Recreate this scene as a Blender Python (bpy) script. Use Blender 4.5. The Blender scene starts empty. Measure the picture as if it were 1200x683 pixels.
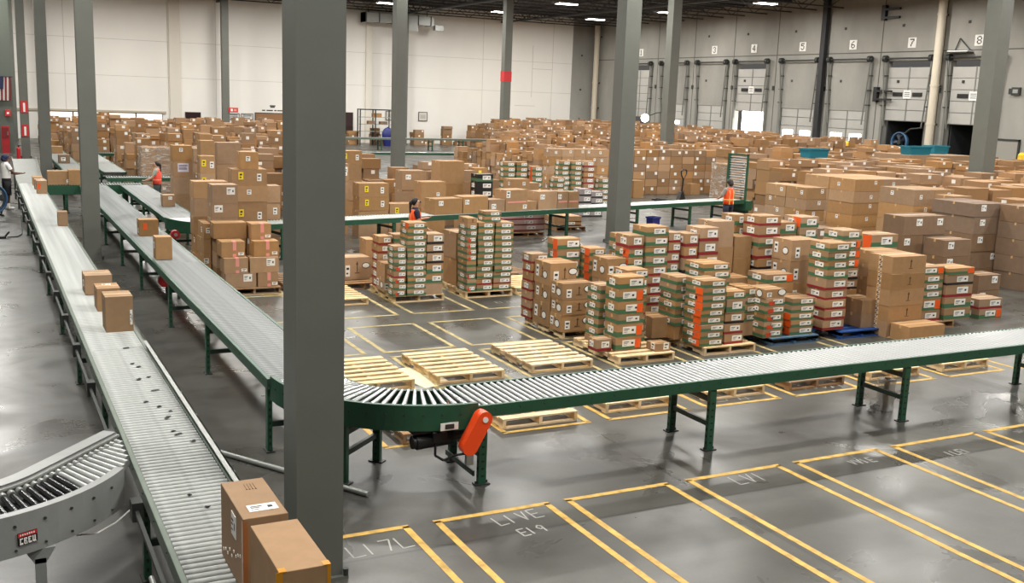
LAMP_W, WORLD_S, EXPOSURE = 650, .10, 0.0
import bpy, math, random
from mathutils import Vector, Matrix
PI = math.pi
sc = bpy.context.scene
COL = sc.collection
rng = random.Random(11)

# ------------------------------------------------------------------ materials
MATS = {}
def lin(c):
    return tuple(((v/255)/12.92 if v/255 <= .04045 else ((v/255+.055)/1.055)**2.4) for v in c) + (1,)
def mat(name, rgb, rough=.6, metal=0.0, var=0.0, noise=0.0, nscale=8, emit=0, spec=.5, island=False, alpha=1, bump=0):
    """plain procedural surface: base colour, optional per-object value shift and soft noise wear"""
    if name in MATS: return MATS[name]
    m = bpy.data.materials.new(name); m.use_nodes = True
    nt = m.node_tree; b = nt.nodes['Principled BSDF']; L = nt.links.new
    b.inputs['Roughness'].default_value = rough; b.inputs['Metallic'].default_value = metal
    b.inputs['Specular IOR Level'].default_value = spec
    b.inputs['Base Color'].default_value = lin(rgb)
    if emit:
        b.inputs['Emission Color'].default_value = lin(rgb); b.inputs['Emission Strength'].default_value = emit
    if alpha < 1: b.inputs['Alpha'].default_value = alpha
    last = None
    if noise:
        tc = nt.nodes.new('ShaderNodeTexCoord'); n = nt.nodes.new('ShaderNodeTexNoise')
        n.inputs['Scale'].default_value = nscale; n.inputs['Detail'].default_value = 5
        L(tc.outputs['Object'], n.inputs['Vector'])
        mr = nt.nodes.new('ShaderNodeMapRange'); mr.inputs['From Min'].default_value = .3; mr.inputs['From Max'].default_value = .7
        mr.inputs['To Min'].default_value = 1-noise; mr.inputs['To Max'].default_value = 1+noise
        L(n.outputs['Fac'], mr.inputs['Value'])
        mx = nt.nodes.new('ShaderNodeMix'); mx.data_type = 'RGBA'; mx.blend_type = 'MULTIPLY'; mx.inputs['Factor'].default_value = 1
        mx.inputs['A'].default_value = lin(rgb); L(mr.outputs['Result'], mx.inputs['B'])
        last = mx.outputs['Result']
        if bump:
            bp = nt.nodes.new('ShaderNodeBump'); bp.inputs['Strength'].default_value = bump; bp.inputs['Distance'].default_value = .01
            L(n.outputs['Fac'], bp.inputs['Height']); L(bp.outputs['Normal'], b.inputs['Normal'])
    if var:
        hs = nt.nodes.new('ShaderNodeHueSaturation')
        if island:
            g = nt.nodes.new('ShaderNodeNewGeometry'); src = g.outputs['Random Per Island']
        else:
            g = nt.nodes.new('ShaderNodeObjectInfo'); src = g.outputs['Random']
        mr2 = nt.nodes.new('ShaderNodeMapRange'); mr2.inputs['To Min'].default_value = 1-var; mr2.inputs['To Max'].default_value = 1+var
        L(src, mr2.inputs['Value']); L(mr2.outputs['Result'], hs.inputs['Value'])
        mul = nt.nodes.new('ShaderNodeMath'); mul.operation = 'MULTIPLY'; mul.inputs[1].default_value = 7.31
        fr = nt.nodes.new('ShaderNodeMath'); fr.operation = 'FRACT'
        L(src, mul.inputs[0]); L(mul.outputs[0], fr.inputs[0])
        mr3 = nt.nodes.new('ShaderNodeMapRange'); mr3.inputs['To Min'].default_value = .82; mr3.inputs['To Max'].default_value = 1.1
        L(fr.outputs[0], mr3.inputs['Value']); L(mr3.outputs['Result'], hs.inputs['Saturation'])
        if last: L(last, hs.inputs['Color'])
        else: hs.inputs['Color'].default_value = lin(rgb)
        last = hs.outputs['Color']
    if last: L(last, b.inputs['Base Color'])
    MATS[name] = m
    return m

KR = (163, 127, 88)
kraft = mat('kraft', KR, .78, var=.17, noise=.06, nscale=9)
kraft_dark = mat('kraft_dark', (126, 99, 74), .8, var=.10, noise=.06, nscale=9)
kraft_mass = mat('kraft_mass', (154, 118, 80), .8, var=.3, island=True)
tape_m = mat('packing_tape', (205, 165, 112), .35)
amber_tape = mat('amber_tape', (205, 140, 30), .3)
green_b = mat('band_green', (66, 108, 74), .6)
red_b = mat('band_red', (140, 26, 36), .6)
black_b = mat('band_black', (26, 24, 26), .6)
white_p = mat('label_white', (238, 236, 230), .55)
ink = mat('label_ink', (52, 50, 50), .7)
orange_p = mat('label_orange', (238, 92, 22), .55)
pink_p = mat('tape_pink', (226, 150, 140), .5)
yellow_p = mat('label_yellow', (240, 214, 40), .55)
print_m = mat('carton_print', (96, 66, 40), .8)
wood = mat('pallet_wood', (224, 194, 146), .8, var=.16, noise=.16, nscale=5)
wood_old = mat('pallet_wood_old', (150, 116, 82), .85, var=.1, noise=.2, nscale=5)
blue_wood = mat('pallet_blue', (28, 72, 138), .7, noise=.15, nscale=6)
pblue_wood = mat('pallet_pale_blue', (74, 104, 128), .75, noise=.2, nscale=6)
cgreen = mat('conveyor_green', (36, 80, 58), .42, noise=.1, nscale=6)
cgreen_d = mat('conveyor_dark_green', (30, 52, 42), .45)
rail_grey = mat('conveyor_grey_green', (104, 116, 104), .4, metal=.2, noise=.08)
galv = mat('galvanised_steel', (160, 162, 158), .38, metal=.45, noise=.08, nscale=12)
roller_m = mat('roller_steel', (188, 190, 189), .30, metal=.4)
chrome = mat('roller_chrome', (222, 224, 224), .2, metal=.75)
roller_w = mat('roller_worn', (184, 187, 184), .36, metal=.25, noise=.22, nscale=1)
_n = [n for n in roller_w.node_tree.nodes if n.type == 'TEX_NOISE'][0]; _mp = roller_w.node_tree.nodes.new('ShaderNodeMapping'); _mp.inputs['Scale'].default_value = (.12, 7, .0)
roller_w.node_tree.links.new([n for n in roller_w.node_tree.nodes if n.type == 'TEX_COORD'][0].outputs['Object'], _mp.inputs['Vector']); roller_w.node_tree.links.new(_mp.outputs['Vector'], _n.inputs['Vector'])
roller_g = roller_w.copy(); roller_g.name = 'roller_dull'
for n in roller_g.node_tree.nodes:
    if n.type == 'MIX': n.inputs['A'].default_value = lin((150,153,152))
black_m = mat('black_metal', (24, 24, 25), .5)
dark_m = mat('dark_steel', (58, 60, 58), .5, metal=.3)
orange_guard = mat('orange_guard', (240, 76, 26), .35)
grey_paint = mat('grey_paint', (140, 142, 140), .42, noise=.05)
col_grey = mat('column_grey', (101, 103, 96), .55, noise=.05, nscale=2)
yellow_faded = mat('floor_yellow_faded', (176, 158, 108), .7, noise=.35, nscale=6)
yellow_line = mat('floor_yellow', (202, 162, 80), .65, noise=.3, nscale=9)
chalk = mat('floor_chalk', (172, 171, 166), .9)
skin_l = mat('skin_light', (206, 158, 130), .55)
skin_d = mat('skin_dark', (92, 60, 44), .55)
teal = mat('teal_plastic', (16, 112, 132), .45)
navy = mat('navy_plastic', (34, 42, 110), .45)
blue_pl = mat('blue_plastic', (60, 96, 130), .4)
red_m = mat('red_paint', (196, 40, 44), .45)
yel_m = mat('yellow_paint', (236, 196, 40), .45)
pvc = mat('pvc_pipe', (206, 196, 176), .5)

def film_mat():
    m = bpy.data.materials.new('stretch_film'); m.use_nodes = True
    nt = m.node_tree; b = nt.nodes['Principled BSDF']; L = nt.links.new
    b.inputs['Base Color'].default_value = lin((222, 214, 204)); b.inputs['Roughness'].default_value = .3
    tc = nt.nodes.new('ShaderNodeTexCoord'); mp = nt.nodes.new('ShaderNodeMapping'); mp.inputs['Scale'].default_value = (1.2, 1.2, 5)
    n = nt.nodes.new('ShaderNodeTexNoise'); n.inputs['Scale'].default_value = 2.2; n.inputs['Detail'].default_value = 3; n.inputs['Distortion'].default_value = 1.5
    L(tc.outputs['Object'], mp.inputs['Vector']); L(mp.outputs['Vector'], n.inputs['Vector'])
    mr = nt.nodes.new('ShaderNodeMapRange'); mr.inputs['From Min'].default_value = .42; mr.inputs['From Max'].default_value = .7
    mr.inputs['To Min'].default_value = .14; mr.inputs['To Max'].default_value = .62
    L(n.outputs['Fac'], mr.inputs['Value']); L(mr.outputs['Result'], b.inputs['Alpha'])
    return m
film = film_mat()

# ------------------------------------------------------------------ mesh helper
class MB:
    def __init__(s): s.v = []; s.f = []; s.m = []; s.sm = []; s.mats = []
    def mi(s, m):
        if m not in s.mats: s.mats.append(m)
        return s.mats.index(m)
    def add(s, vs, fs, m, smooth=False, M=None):
        o = len(s.v); k = s.mi(m)
        for p in vs:
            p = Vector(p)
            s.v.append(tuple(M @ p) if M else tuple(p))
        for f in fs:
            s.f.append([o+i for i in f]); s.m.append(k); s.sm.append(smooth)
        return s
    def box(s, a, b, m, M=None):
        x0, y0, z0 = a; x1, y1, z1 = b
        return s.add([(x0,y0,z0),(x1,y0,z0),(x1,y1,z0),(x0,y1,z0),(x0,y0,z1),(x1,y0,z1),(x1,y1,z1),(x0,y1,z1)],
              [(0,3,2,1),(4,5,6,7),(0,1,5,4),(1,2,6,5),(2,3,7,6),(3,0,4,7)], m, False, M)
    def cbox(s, c, d, m, M=None):
        return s.box((c[0]-d[0]/2,c[1]-d[1]/2,c[2]-d[2]/2),(c[0]+d[0]/2,c[1]+d[1]/2,c[2]+d[2]/2), m, M)
    def cyl(s, p0, p1, r, m, seg=12, r1=None, M=None, caps=True):
        p0 = Vector(p0); p1 = Vector(p1); d = (p1-p0).normalized()
        a = d.orthogonal().normalized(); b = d.cross(a); r1 = r if r1 is None else r1
        vs = [p0+(a*math.cos(2*PI*i/seg)+b*math.sin(2*PI*i/seg))*r for i in range(seg)]
        vs += [p1+(a*math.cos(2*PI*i/seg)+b*math.sin(2*PI*i/seg))*r1 for i in range(seg)]
        s.add(vs, [(i,(i+1)%seg,seg+(i+1)%seg,seg+i) for i in range(seg)], m, True, M)
        if caps:
            s.add(vs, [tuple(reversed(range(seg))), tuple(range(seg,2*seg))], m, False, M)
        return s
    def bar(s, p0, p1, w, h, m, M=None):
        """rectangular bar from p0 to p1, w across, h in the up-most direction"""
        p0 = Vector(p0); p1 = Vector(p1); d = (p1-p0).normalized()
        up = Vector((0,0,1)) if abs(d.z) < .95 else Vector((0,1,0))
        a = d.cross(up).normalized(); u = a.cross(d)
        vs = []
        for p in (p0, p1):
            vs += [p-a*w/2-u*h/2, p+a*w/2-u*h/2, p+a*w/2+u*h/2, p-a*w/2+u*h/2]
        return s.add(vs, [(0,3,2,1),(4,5,6,7),(0,1,5,4),(1,2,6,5),(2,3,7,6),(3,0,4,7)], m, False, M)
    def tube(s, pts, r, m, seg=8, M=None):
        for a, b in zip(pts[:-1], pts[1:]): s.cyl(a, b, r, m, seg, M=M)
        return s
    def prism(s, poly, z0, z1, m, M=None, smooth=False):
        n = len(poly)
        vs = [(x,y,z0) for x,y in poly]+[(x,y,z1) for x,y in poly]
        s.add(vs, [(i,(i+1)%n,n+(i+1)%n,n+i) for i in range(n)], m, smooth, M)
        return s.add(vs, [tuple(reversed(range(n))), tuple(range(n,2*n))], m, False, M)
    def sphere(s, c, r, m, seg=12, rings=8, sx=1, sy=1, sz=1, M=None):
        vs = [(c[0],c[1],c[2]-r*sz)]
        for j in range(1, rings):
            t = -PI/2+PI*j/rings
            for i in range(seg):
                p = 2*PI*i/seg
                vs.append((c[0]+r*sx*math.cos(t)*math.cos(p), c[1]+r*sy*math.cos(t)*math.sin(p), c[2]+r*sz*math.sin(t)))
        vs.append((c[0],c[1],c[2]+r*sz)); n = len(vs)-1
        fs = [(0,1+(i+1)%seg,1+i) for i in range(seg)]
        for j in range(rings-2):
            for i in range(seg):
                a = 1+j*seg+i; b = 1+j*seg+(i+1)%seg
                fs.append((a,b,b+seg,a+seg))
        fs += [(n, 1+(rings-2)*seg+i, 1+(rings-2)*seg+(i+1)%seg) for i in range(seg)]
        return s.add(vs, fs, m, True, M)
    def loft(s, rings, m, seg=18, M=None):
        vs = [(cx+rx*math.cos(2*PI*k/seg), cy+ry*math.sin(2*PI*k/seg), z) for cx,cy,z,rx,ry in rings for k in range(seg)]
        n = len(rings)
        fs = [(q*seg+k, q*seg+(k+1)%seg, (q+1)*seg+(k+1)%seg, (q+1)*seg+k) for q in range(n-1) for k in range(seg)]
        fs += [tuple(reversed(range(seg))), tuple(range((n-1)*seg, n*seg))]
        return s.add(vs, fs, m, True, M)
    def mesh(s, name):
        me = bpy.data.meshes.new(name); me.from_pydata(s.v, [], s.f)
        for m in s.mats: me.materials.append(m)
        me.polygons.foreach_set('material_index', s.m)
        me.polygons.foreach_set('use_smooth', s.sm)
        me.update(); return me

def link(name, me, parent=None, loc=(0,0,0), rot=None, scale=None):
    o = bpy.data.objects.new(name, me); COL.objects.link(o); o.location = loc
    if rot: o.rotation_euler = rot
    if scale: o.scale = scale
    if parent is not None: o.parent = parent
    return o
def build(mb, name, parent=None, loc=(0,0,0), rot=None): return link(name, mb.mesh(name), parent, loc, rot)
def tag(o, label, cat, group=None):
    o['label'] = label; o['category'] = cat
    if group: o['group'] = group
    return o
def root(name, label, cat, loc=(0,0,0), rz=0, group=None):
    o = bpy.data.objects.new(name, None); COL.objects.link(o); o.location = loc; o.rotation_euler = (0,0,rz)
    return tag(o, label, cat, group)
def struct(o, label=None):
    o['kind'] = 'structure'
    if label: o['label'] = label
    return o
def dup(o, loc, rz=None):
    """a copy of a thing with copies of its parts and sub-parts"""
    r = o.copy(); COL.objects.link(r); r.location = loc
    if rz is not None: r.rotation_euler = (0,0,rz)
    for ch in o.children:
        c = ch.copy(); COL.objects.link(c); c.parent = r
        for g in ch.children:
            d = g.copy(); COL.objects.link(d); d.parent = c
    return r
ORD = ['zeroth','first','second','third','fourth','fifth','sixth','seventh','eighth','ninth','tenth','eleventh','twelfth','thirteenth','fourteenth']

# ------------------------------------------------------------------ camera
H = 4.1
def cam_axes(p, r, w):
    cy, sy = math.cos(w), math.sin(w)
    f0 = Vector((sy,cy,0)); r0 = Vector((cy,-sy,0)); d0 = Vector((0,0,-1))
    fwd = f0*math.cos(p)+d0*math.sin(p); dn = d0*math.cos(p)-f0*math.sin(p)
    return r0*math.cos(r)+dn*math.sin(r), dn*math.cos(r)-r0*math.sin(r), fwd
rt, dn, fw = cam_axes(math.radians(10.59342), math.radians(-2.11087), math.radians(27.35512))
cd = bpy.data.cameras.new('camera'); cam = bpy.data.objects.new('camera', cd); COL.objects.link(cam)
cd.sensor_width = 36; cd.lens = 1215.259/1200*36; cd.clip_end = 500
Mx = Matrix.Identity(4)
for i in range(3): Mx[i][0] = rt[i]; Mx[i][1] = -dn[i]; Mx[i][2] = -fw[i]
Mx[2][3] = H
cam.matrix_world = Mx; sc.camera = cam

# ------------------------------------------------------------------ setting: floor, walls, roof, columns
def floor_mat():
    m = bpy.data.materials.new('polished_concrete'); m.use_nodes = True
    nt = m.node_tree; b = nt.nodes['Principled BSDF']; L = nt.links.new; N = nt.nodes.new
    tc = N('ShaderNodeTexCoord')
    def noise(scale, detail, dist=0, stretch=None):
        n = N('ShaderNodeTexNoise'); n.inputs['Scale'].default_value = scale; n.inputs['Detail'].default_value = detail; n.inputs['Distortion'].default_value = dist
        if stretch:
            mp = N('ShaderNodeMapping'); mp.inputs['Scale'].default_value = stretch
            L(tc.outputs['Object'], mp.inputs['Vector']); L(mp.outputs['Vector'], n.inputs['Vector'])
        else: L(tc.outputs['Object'], n.inputs['Vector'])
        return n.outputs['Fac']
    def rng_(src, a, b_, c, d):
        r = N('ShaderNodeMapRange'); r.inputs['From Min'].default_value = a; r.inputs['From Max'].default_value = b_
        r.inputs['To Min'].default_value = c; r.inputs['To Max'].default_value = d; L(src, r.inputs['Value']); return r.outputs['Result']
    def mul(a, b_):
        q = N('ShaderNodeMath'); q.operation = 'MULTIPLY'
        for i, v in enumerate((a, b_)):
            if isinstance(v, (int, float)): q.inputs[i].default_value = v
            else: L(v, q.inputs[i])
        return q.outputs[0]
    def joint(axis, off, period, w):
        sp = N('ShaderNodeSeparateXYZ'); L(tc.outputs['Object'], sp.inputs[0])
        a = N('ShaderNodeMath'); a.operation = 'ADD'; a.inputs[1].default_value = off; L(sp.outputs[axis], a.inputs[0])
        p = N('ShaderNodeMath'); p.operation = 'PINGPONG'; p.inputs[1].default_value = period/2; L(a.outputs[0], p.inputs[0])
        return rng_(p.outputs[0], w*.5, w, .62, 1)
    v = mul(rng_(noise(.45, 7, .9), .25, .75, .68, 1.32), rng_(noise(2.2, 7, .5, (.5, 1, 1)), .3, .7, .82, 1.16))
    v = mul(v, rng_(noise(24, 3), .3, .7, .95, 1.05))
    v = mul(v, mul(joint('X', .4, 7.15, .03), joint('Y', .55, 8.8, .025)))
    mx = N('ShaderNodeMix'); mx.data_type = 'RGBA'; mx.blend_type = 'MULTIPLY'; mx.inputs['Factor'].default_value = 1
    mx.inputs['A'].default_value = lin((79, 78, 73)); L(v, mx.inputs['B'])
    L(mx.outputs['Result'], b.inputs['Base Color'])
    L(rng_(noise(.7, 4, 1.2), .25, .75, .2, .48), b.inputs['Roughness'])
    b.inputs['Specular IOR Level'].default_value = .4
    return m
struct(build(MB().box((-14,-4,-.3),(52,84,0), floor_mat()), 'floor'), 'polished grey concrete warehouse floor')

XW, YB, ZC = 50.0, 82.0, 11.3
def wall_mat(name, rgb, panel, rough=.85):
    m = bpy.data.materials.new(name); m.use_nodes = True
    nt = m.node_tree; b = nt.nodes['Principled BSDF']; L = nt.links.new; N = nt.nodes.new
    tc = N('ShaderNodeTexCoord'); n = N('ShaderNodeTexNoise'); n.inputs['Scale'].default_value = .35; n.inputs['Detail'].default_value = 7
    mp = N('ShaderNodeMapping'); mp.inputs['Scale'].default_value = (1,1,.5)
    L(tc.outputs['Object'], mp.inputs['Vector']); L(mp.outputs['Vector'], n.inputs['Vector'])
    mr = N('ShaderNodeMapRange'); mr.inputs['From Min'].default_value = .3; mr.inputs['From Max'].default_value = .7
    mr.inputs['To Min'].default_value = 1-panel; mr.inputs['To Max'].default_value = 1+panel; L(n.outputs['Fac'], mr.inputs['Value'])
    mx = N('ShaderNodeMix'); mx.data_type = 'RGBA'; mx.blend_type = 'MULTIPLY'; mx.inputs['Factor'].default_value = 1
    mx.inputs['A'].default_value = lin(rgb); L(mr.outputs['Result'], mx.inputs['B']); L(mx.outputs['Result'], b.inputs['Base Color'])
    b.inputs['Roughness'].default_value = rough
    return m
white_wall = wall_mat('white_wall', (241,238,231), .035)
conc_wall = wall_mat('tilt_up_concrete', (152,150,143), .22)
dark_wall = wall_mat('dark_green_wall', (92,98,90), .06)
seam = mat('panel_seam', (205,200,190), .8)
seam_c = mat('concrete_seam', (92,90,84), .8)
mb = MB().box((1.9,YB,0),(47.6,YB+.4,ZC), white_wall)
for x in (5.8, 12.9, 16.4, 24, 31.5, 38.8, 45.6): mb.box((x,YB-.004,0),(x+.04,YB,ZC), seam)
for z in (4.6, 7.2): mb.box((1.9,YB-.004,z),(47.6,YB,z+.03), seam)
for x0,x1,z0,z1 in ((41,41.05,2,9),(43.6,43.65,4.2,8.6),(43.6,45.6,6.6,6.64),(42,44,3.4,3.44)): mb.box((x0,YB-.004,z0),(x1,YB,z1), seam)
shade_strip = mat('wall_shade_tan', (228,222,210), .85)
for x0, x1 in ((13.0,13.8),(28.3,28.8)): mb.box((x0,YB-.2,0),(x1,YB,ZC), shade_strip)      # shallow raised strips, toned to stand in for shade bands on the wall
struct(build(mb,'wall_back'), 'tall white painted back wall')
mb = MB().box((47.6,YB+.02,0),(XW+.4,YB+.4,ZC), conc_wall)
for z in (2.4,5,8): mb.cbox((48.6,YB+.01,z),(.16,.03,.16), dark_m)
struct(build(mb,'wall_corner'), 'bare grey concrete strip in the far corner')
mb = MB().box((-14,66,0),(1.9,66.4,ZC), dark_wall)
struct(build(mb,'wall_left'), 'dark grey-green wall at the far end of the conveyors')

# dock wall with eight door openings
DY = [74.6, 69.6, 64.75, 60.2, 55.2, 50.6, 45.85, 41.1]
DZ = 7.1; DW = 3.5
mb = MB()
ys = [30.0]
for y in sorted(DY): ys += [y-DW/2, y+DW/2]
ys += [YB+.4]
for a, b in zip(ys[::2], ys[1::2]): mb.box((XW,a,0),(XW+.4,b,DZ), conc_wall)
mb.box((XW,30,DZ),(XW+.4,YB+.4,ZC), conc_wall)
for y in (37.4, 43.5, 48.2, 52.9, 57.7, 62.4, 67.2, 72.1, 77): mb.box((XW-.012,y,0),(XW,y+.06,ZC), seam_c)
mb.box((XW-.015,30,7.62),(XW,YB,7.68), seam_c)
for y in DY:
    mb.cbox((XW-.02,y-2.35,5.4),(.05,.22,.3), dark_m)
    for z in (9.2, 5.9): mb.cbox((XW-.02,y+.8,z),(.04,.16,.16), dark_m)
struct(build(mb,'wall_dock'), 'grey tilt-up concrete dock wall with door openings')
door_p = mat('dock_door_panel', (176,174,168), .6, noise=.05, nscale=1)
door_f = mat('dock_door_frame', (120,120,114), .55)
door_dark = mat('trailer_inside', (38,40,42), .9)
glow = mat('daylight_opening', (255,253,246), .5, emit=9)
glow2 = mat('daylight_gap', (255,252,244), .5, emit=6)
NUM = ['','one','two','three','four','five','six','seven','eight']
FONT5 = {'1':['..#..','.##..','..#..','..#..','..#..','..#..','.###.'],'2':['.###.','#...#','....#','..##.','.#...','#....','#####'],
'3':['.###.','#...#','....#','..##.','....#','#...#','.###.'],'4':['...#.','..##.','.#.#.','#..#.','#####','...#.','...#.'],
'5':['#####','#....','####.','....#','....#','#...#','.###.'],'6':['..##.','.#...','#....','####.','#...#','#...#','.###.'],
'7':['#####','....#','...#.','..#..','..#..','.#...','.#...'],'8':['.###.','#...#','#...#','.###.','#...#','#...#','.###.']}
CLOSED = {1:2.9, 2:0, 3:0, 4:3.75, 5:.0, 6:.0, 7:3.55, 8:3.5}   # height of the lower edge of the door leaf
for i, y in enumerate(DY):
    n = i+1; lo = CLOSED[n]
    r = bpy.data.objects.new('door_%d' % n, None); COL.objects.link(r); r.location = (XW, y, 0)
    struct(r, 'sectional dock door under the number %s sign' % NUM[n])
    leaf = MB()
    top = DZ-.35 if lo else 3.95                                    # the raised leaf hangs above; a shut one has plain wall over it
    if not lo:
        build(MB().box((-.02,-DW/2,4.05),(.2,DW/2,DZ), conc_wall), 'infill_panel', r)
        top = 4.05
    nz = max(3, round((top-lo)/.62)); hh = (top-lo)/nz
    for k in range(nz):
        for s in (-1, 1):
            leaf.box((.02, min(0,s*(DW/2-.12))+.02, lo+k*hh+.02), (.09, max(0,s*(DW/2-.12))-.02, lo+(k+1)*hh-.02), door_p)
        leaf.box((.05,-DW/2+.1,lo+k*hh-.02),(.08,DW/2-.1,lo+k*hh+.02), door_f)
    leaf.box((.0,-.04,lo),(.1,.04,top), door_f)
    build(leaf, 'door_leaf', r)
    fr = MB()
    for s in (-1, 1):
        fr.box((-.14,s*DW/2-.09,0),(.02,s*DW/2+.09,DZ+.25), door_f)
        for z in (4.4,5.3,6.2): fr.box((-.2,s*DW/2-.14,z),(.0,s*DW/2+.14,z+.06), dark_m)
        fr.bar((-.2,s*(DW/2-.28),3.2),(-.3,s*(DW/2+.1),DZ+.2), .06,.06, door_f)
        fr.cyl((-.25,s*(DW/2-.12),DZ+.15),(-.25,s*(DW/2+.12),DZ+.15), .2, dark_m, 12)
    fr.cyl((-.25,-DW/2,DZ+.15),(-.25,DW/2,DZ+.15), .05, dark_m, 8)
    build(fr, 'door_frame', r)
    if lo and n != 1:
        w = MB()
        for s in (-.75, .75): w.cbox((.0,s,lo+hh*2+.3),(.06,.72,.24), black_m)
        w.cbox((-.01,0,lo+hh*2+.3),(.05,.55,.5), white_p)
        for q in (-.1,.02,.12): w.cbox((-.035,0,lo+hh*2+.3+q),(.01,.4,.04), ink)
        build(w, 'leaf_window', r)
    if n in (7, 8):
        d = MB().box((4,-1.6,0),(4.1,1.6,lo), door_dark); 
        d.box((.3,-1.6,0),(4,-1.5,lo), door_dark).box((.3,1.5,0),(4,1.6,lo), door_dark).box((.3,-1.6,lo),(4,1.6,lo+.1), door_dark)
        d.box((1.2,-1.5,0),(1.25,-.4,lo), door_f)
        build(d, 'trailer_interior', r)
    if n == 4: build(MB().box((.9,-1.9,.3),(1,1.9,3.9), glow), 'daylight', r)
    if n in (2,3,5,6): 
        g = MB()
        for s in (-.85,.85): g.box((-.0,s-.5,2.15),(.01,s+.5,2.6), glow2)
        if n in (2,): g = MB().box((-.0,-.9,2.5),(.01,.4,2.75), glow2)
        if n != 3: build(g, 'daylight_gap', r)
    sg = root('dock_number_sign', 'white sign with black number %s above a dock door' % NUM[n], 'sign', (XW-.03, y, 8.17), 0, None)
    build(MB().cbox((0,0,0),(.03,.62,.6), white_p), 'panel', sg)
    nb = MB()
    for rr, row in enumerate(FONT5[str(n)]):
        for cc, ch in enumerate(row):
            if ch == '#': nb.box((-.03,.155-.062*cc-.062,.22-.062*rr-.062),(-.016,.155-.062*cc,.22-.062*rr), ink)
    build(nb, 'numeral', sg)
# roof
roof_m = mat('roof_deck', (70,70,72), .8); steel_roof = mat('roof_steel', (66,66,68), .6)
struct(build(MB().box((-14,-4,ZC),(52,84,ZC+.2), roof_m), 'ceiling'), 'dark corrugated roof deck')
for k in range(13):
    y = 81.2-k*2.45; mb = MB()
    mb.box((-2,y-.05,ZC-.12),(XW,y+.05,ZC-.02), steel_roof).box((-2,y-.05,ZC-.82),(XW,y+.05,ZC-.74), steel_roof)
    n = 44; dx = (XW+2)/n
    for q in range(n): mb.bar((-2+q*dx,y,ZC-.8 if q%2 else ZC-.06),(-2+(q+1)*dx,y,ZC-.06 if q%2 else ZC-.8), .04,.04, steel_roof)
    struct(build(mb,'ceiling_beam'), 'dark open-web steel roof joist')
for x in (16.6, 30.9, 40.5):
    mb = MB().box((x-.1,30,ZC-1.0),(x+.1,YB,ZC-.85), steel_roof).box((x-.1,30,ZC-.2),(x+.1,YB,ZC-.05), steel_roof)
    for q in range(36): mb.bar((x,30+q*1.44,ZC-.95 if q%2 else ZC-.1),(x,31.44+q*1.44,ZC-.1 if q%2 else ZC-.95), .06,.06, steel_roof)
    struct(build(mb,'ceiling_beam'), 'deep dark steel roof girder')
# columns
def column(x, y, w=.4, label='grey square steel column'):
    o = MB().box((-w/2,-w/2,0),(w/2,w/2,ZC-.9), col_grey)
    ob = build(o, 'column', None, (x,y,0)); struct(ob, label)
    bp = MB().box((-w*.6,-w*.6,0),(w*.6,w*.6,.03), col_grey)
    for sx in (-1,1):
        for sy in (-1,1): bp.cyl((sx*w*.55,sy*w*.55,.03),(sx*w*.55,sy*w*.55,.09),.025,dark_m,8)
    build(bp,'base_plate',ob)
    return ob
for x, y, w, lab in ((2.40,8.19,.40,'nearest broad grey steel column beside the conveyors'),(2.27,25.85,.37,'grey column between the two long conveyors'),
    (2.3,43.5,.4,'grey column second beyond the nearest one'),(2.28,61.2,.42,'grey column with two red signs'),(2.27,78.6,.42,'farthest grey column by the conveyors'),
    (16.6,25.5,.5,'grey column in front of the transverse conveyor'),(16.6,43.6,.5,'grey column behind mixed brown boxes'),(16.6,79.6,.5,'slim grey column by the back wall windows'),
    (30.9,61.7,.5,'grey column with red band by the tan box piles'),(30.9,79.9,.4,'grey column behind another column at the back wall'),(30.9,43.4,.5,'grey column rising from the box piles'),(31.9,25.55,.6,'grey column at the dock doors')):
    column(x, y, w, lab)
c = MB().box((-.27,-.27,5.1),(.27,.27,5.75), red_m); o = build(c,'column_band',None,(30.9,61.7,0)); struct(o,'red band painted round the column')
for z, t in ((2.68,'upper'),(1.44,'lower')):
    s = root('extinguisher_sign', t+' red sign with white bar on the grey column', 'sign', (2.28,60.96,z))
    build(MB().cbox((0,0,0),(.34,.03,.62), red_m),'panel',s); build(MB().cbox((0,-.02,-.02),(.1,.02,.46), white_p),'symbol',s)
# ------------------------------------------------------------------ conveyors
ZT = .89                                        # roller top
ROLLER = {}
def roller_mesh(w, m, r=.0222):
    k = (round(w,3), m.name, r)
    if k not in ROLLER:
        mb = MB().cyl((0,.0,0),(0,w,0), r, m, 12)
        mb.cyl((0,-.012,0),(0,w+.012,0), .007, dark_m, 6)
        ROLLER[k] = mb.mesh('roller')
    return ROLLER[k]
def h_leg(parent, x, w, z, m=cgreen, mx=cgreen_d, name='leg'):
    """one H-shaped support: two slotted posts as parts with foot plates, two cross bars"""
    for y in (.04, w-.04):
        p = MB().box((x-.045,y-.028,.012),(x+.045,y+.028,z-.14), m)
        for q in range(7):
            zz = .1+q*(z-.32)/7
            for sx in (-.047,.047): p.cbox((x+sx, y, zz),(.004,.02,.035), black_m)
            p.cbox((x, y-.03, zz),(.03,.004,.02), black_m)
        post = build(p, 'leg', parent)
        f = MB().box((x-.085,y-.05,0),(x+.085,y+.05,.014), dark_m)
        for s in (-.065,.065): f.cyl((x+s,y,.014),(x+s,y,.04),.012,dark_m,6)
        build(f, 'foot_plate', post)
    b = MB()
    for zz in (z*.36, z*.7): b.box((x-.02,.06,zz-.03),(x+.02,w-.06,zz+.03), mx)
    build(b, 'cross_brace', parent)
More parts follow.
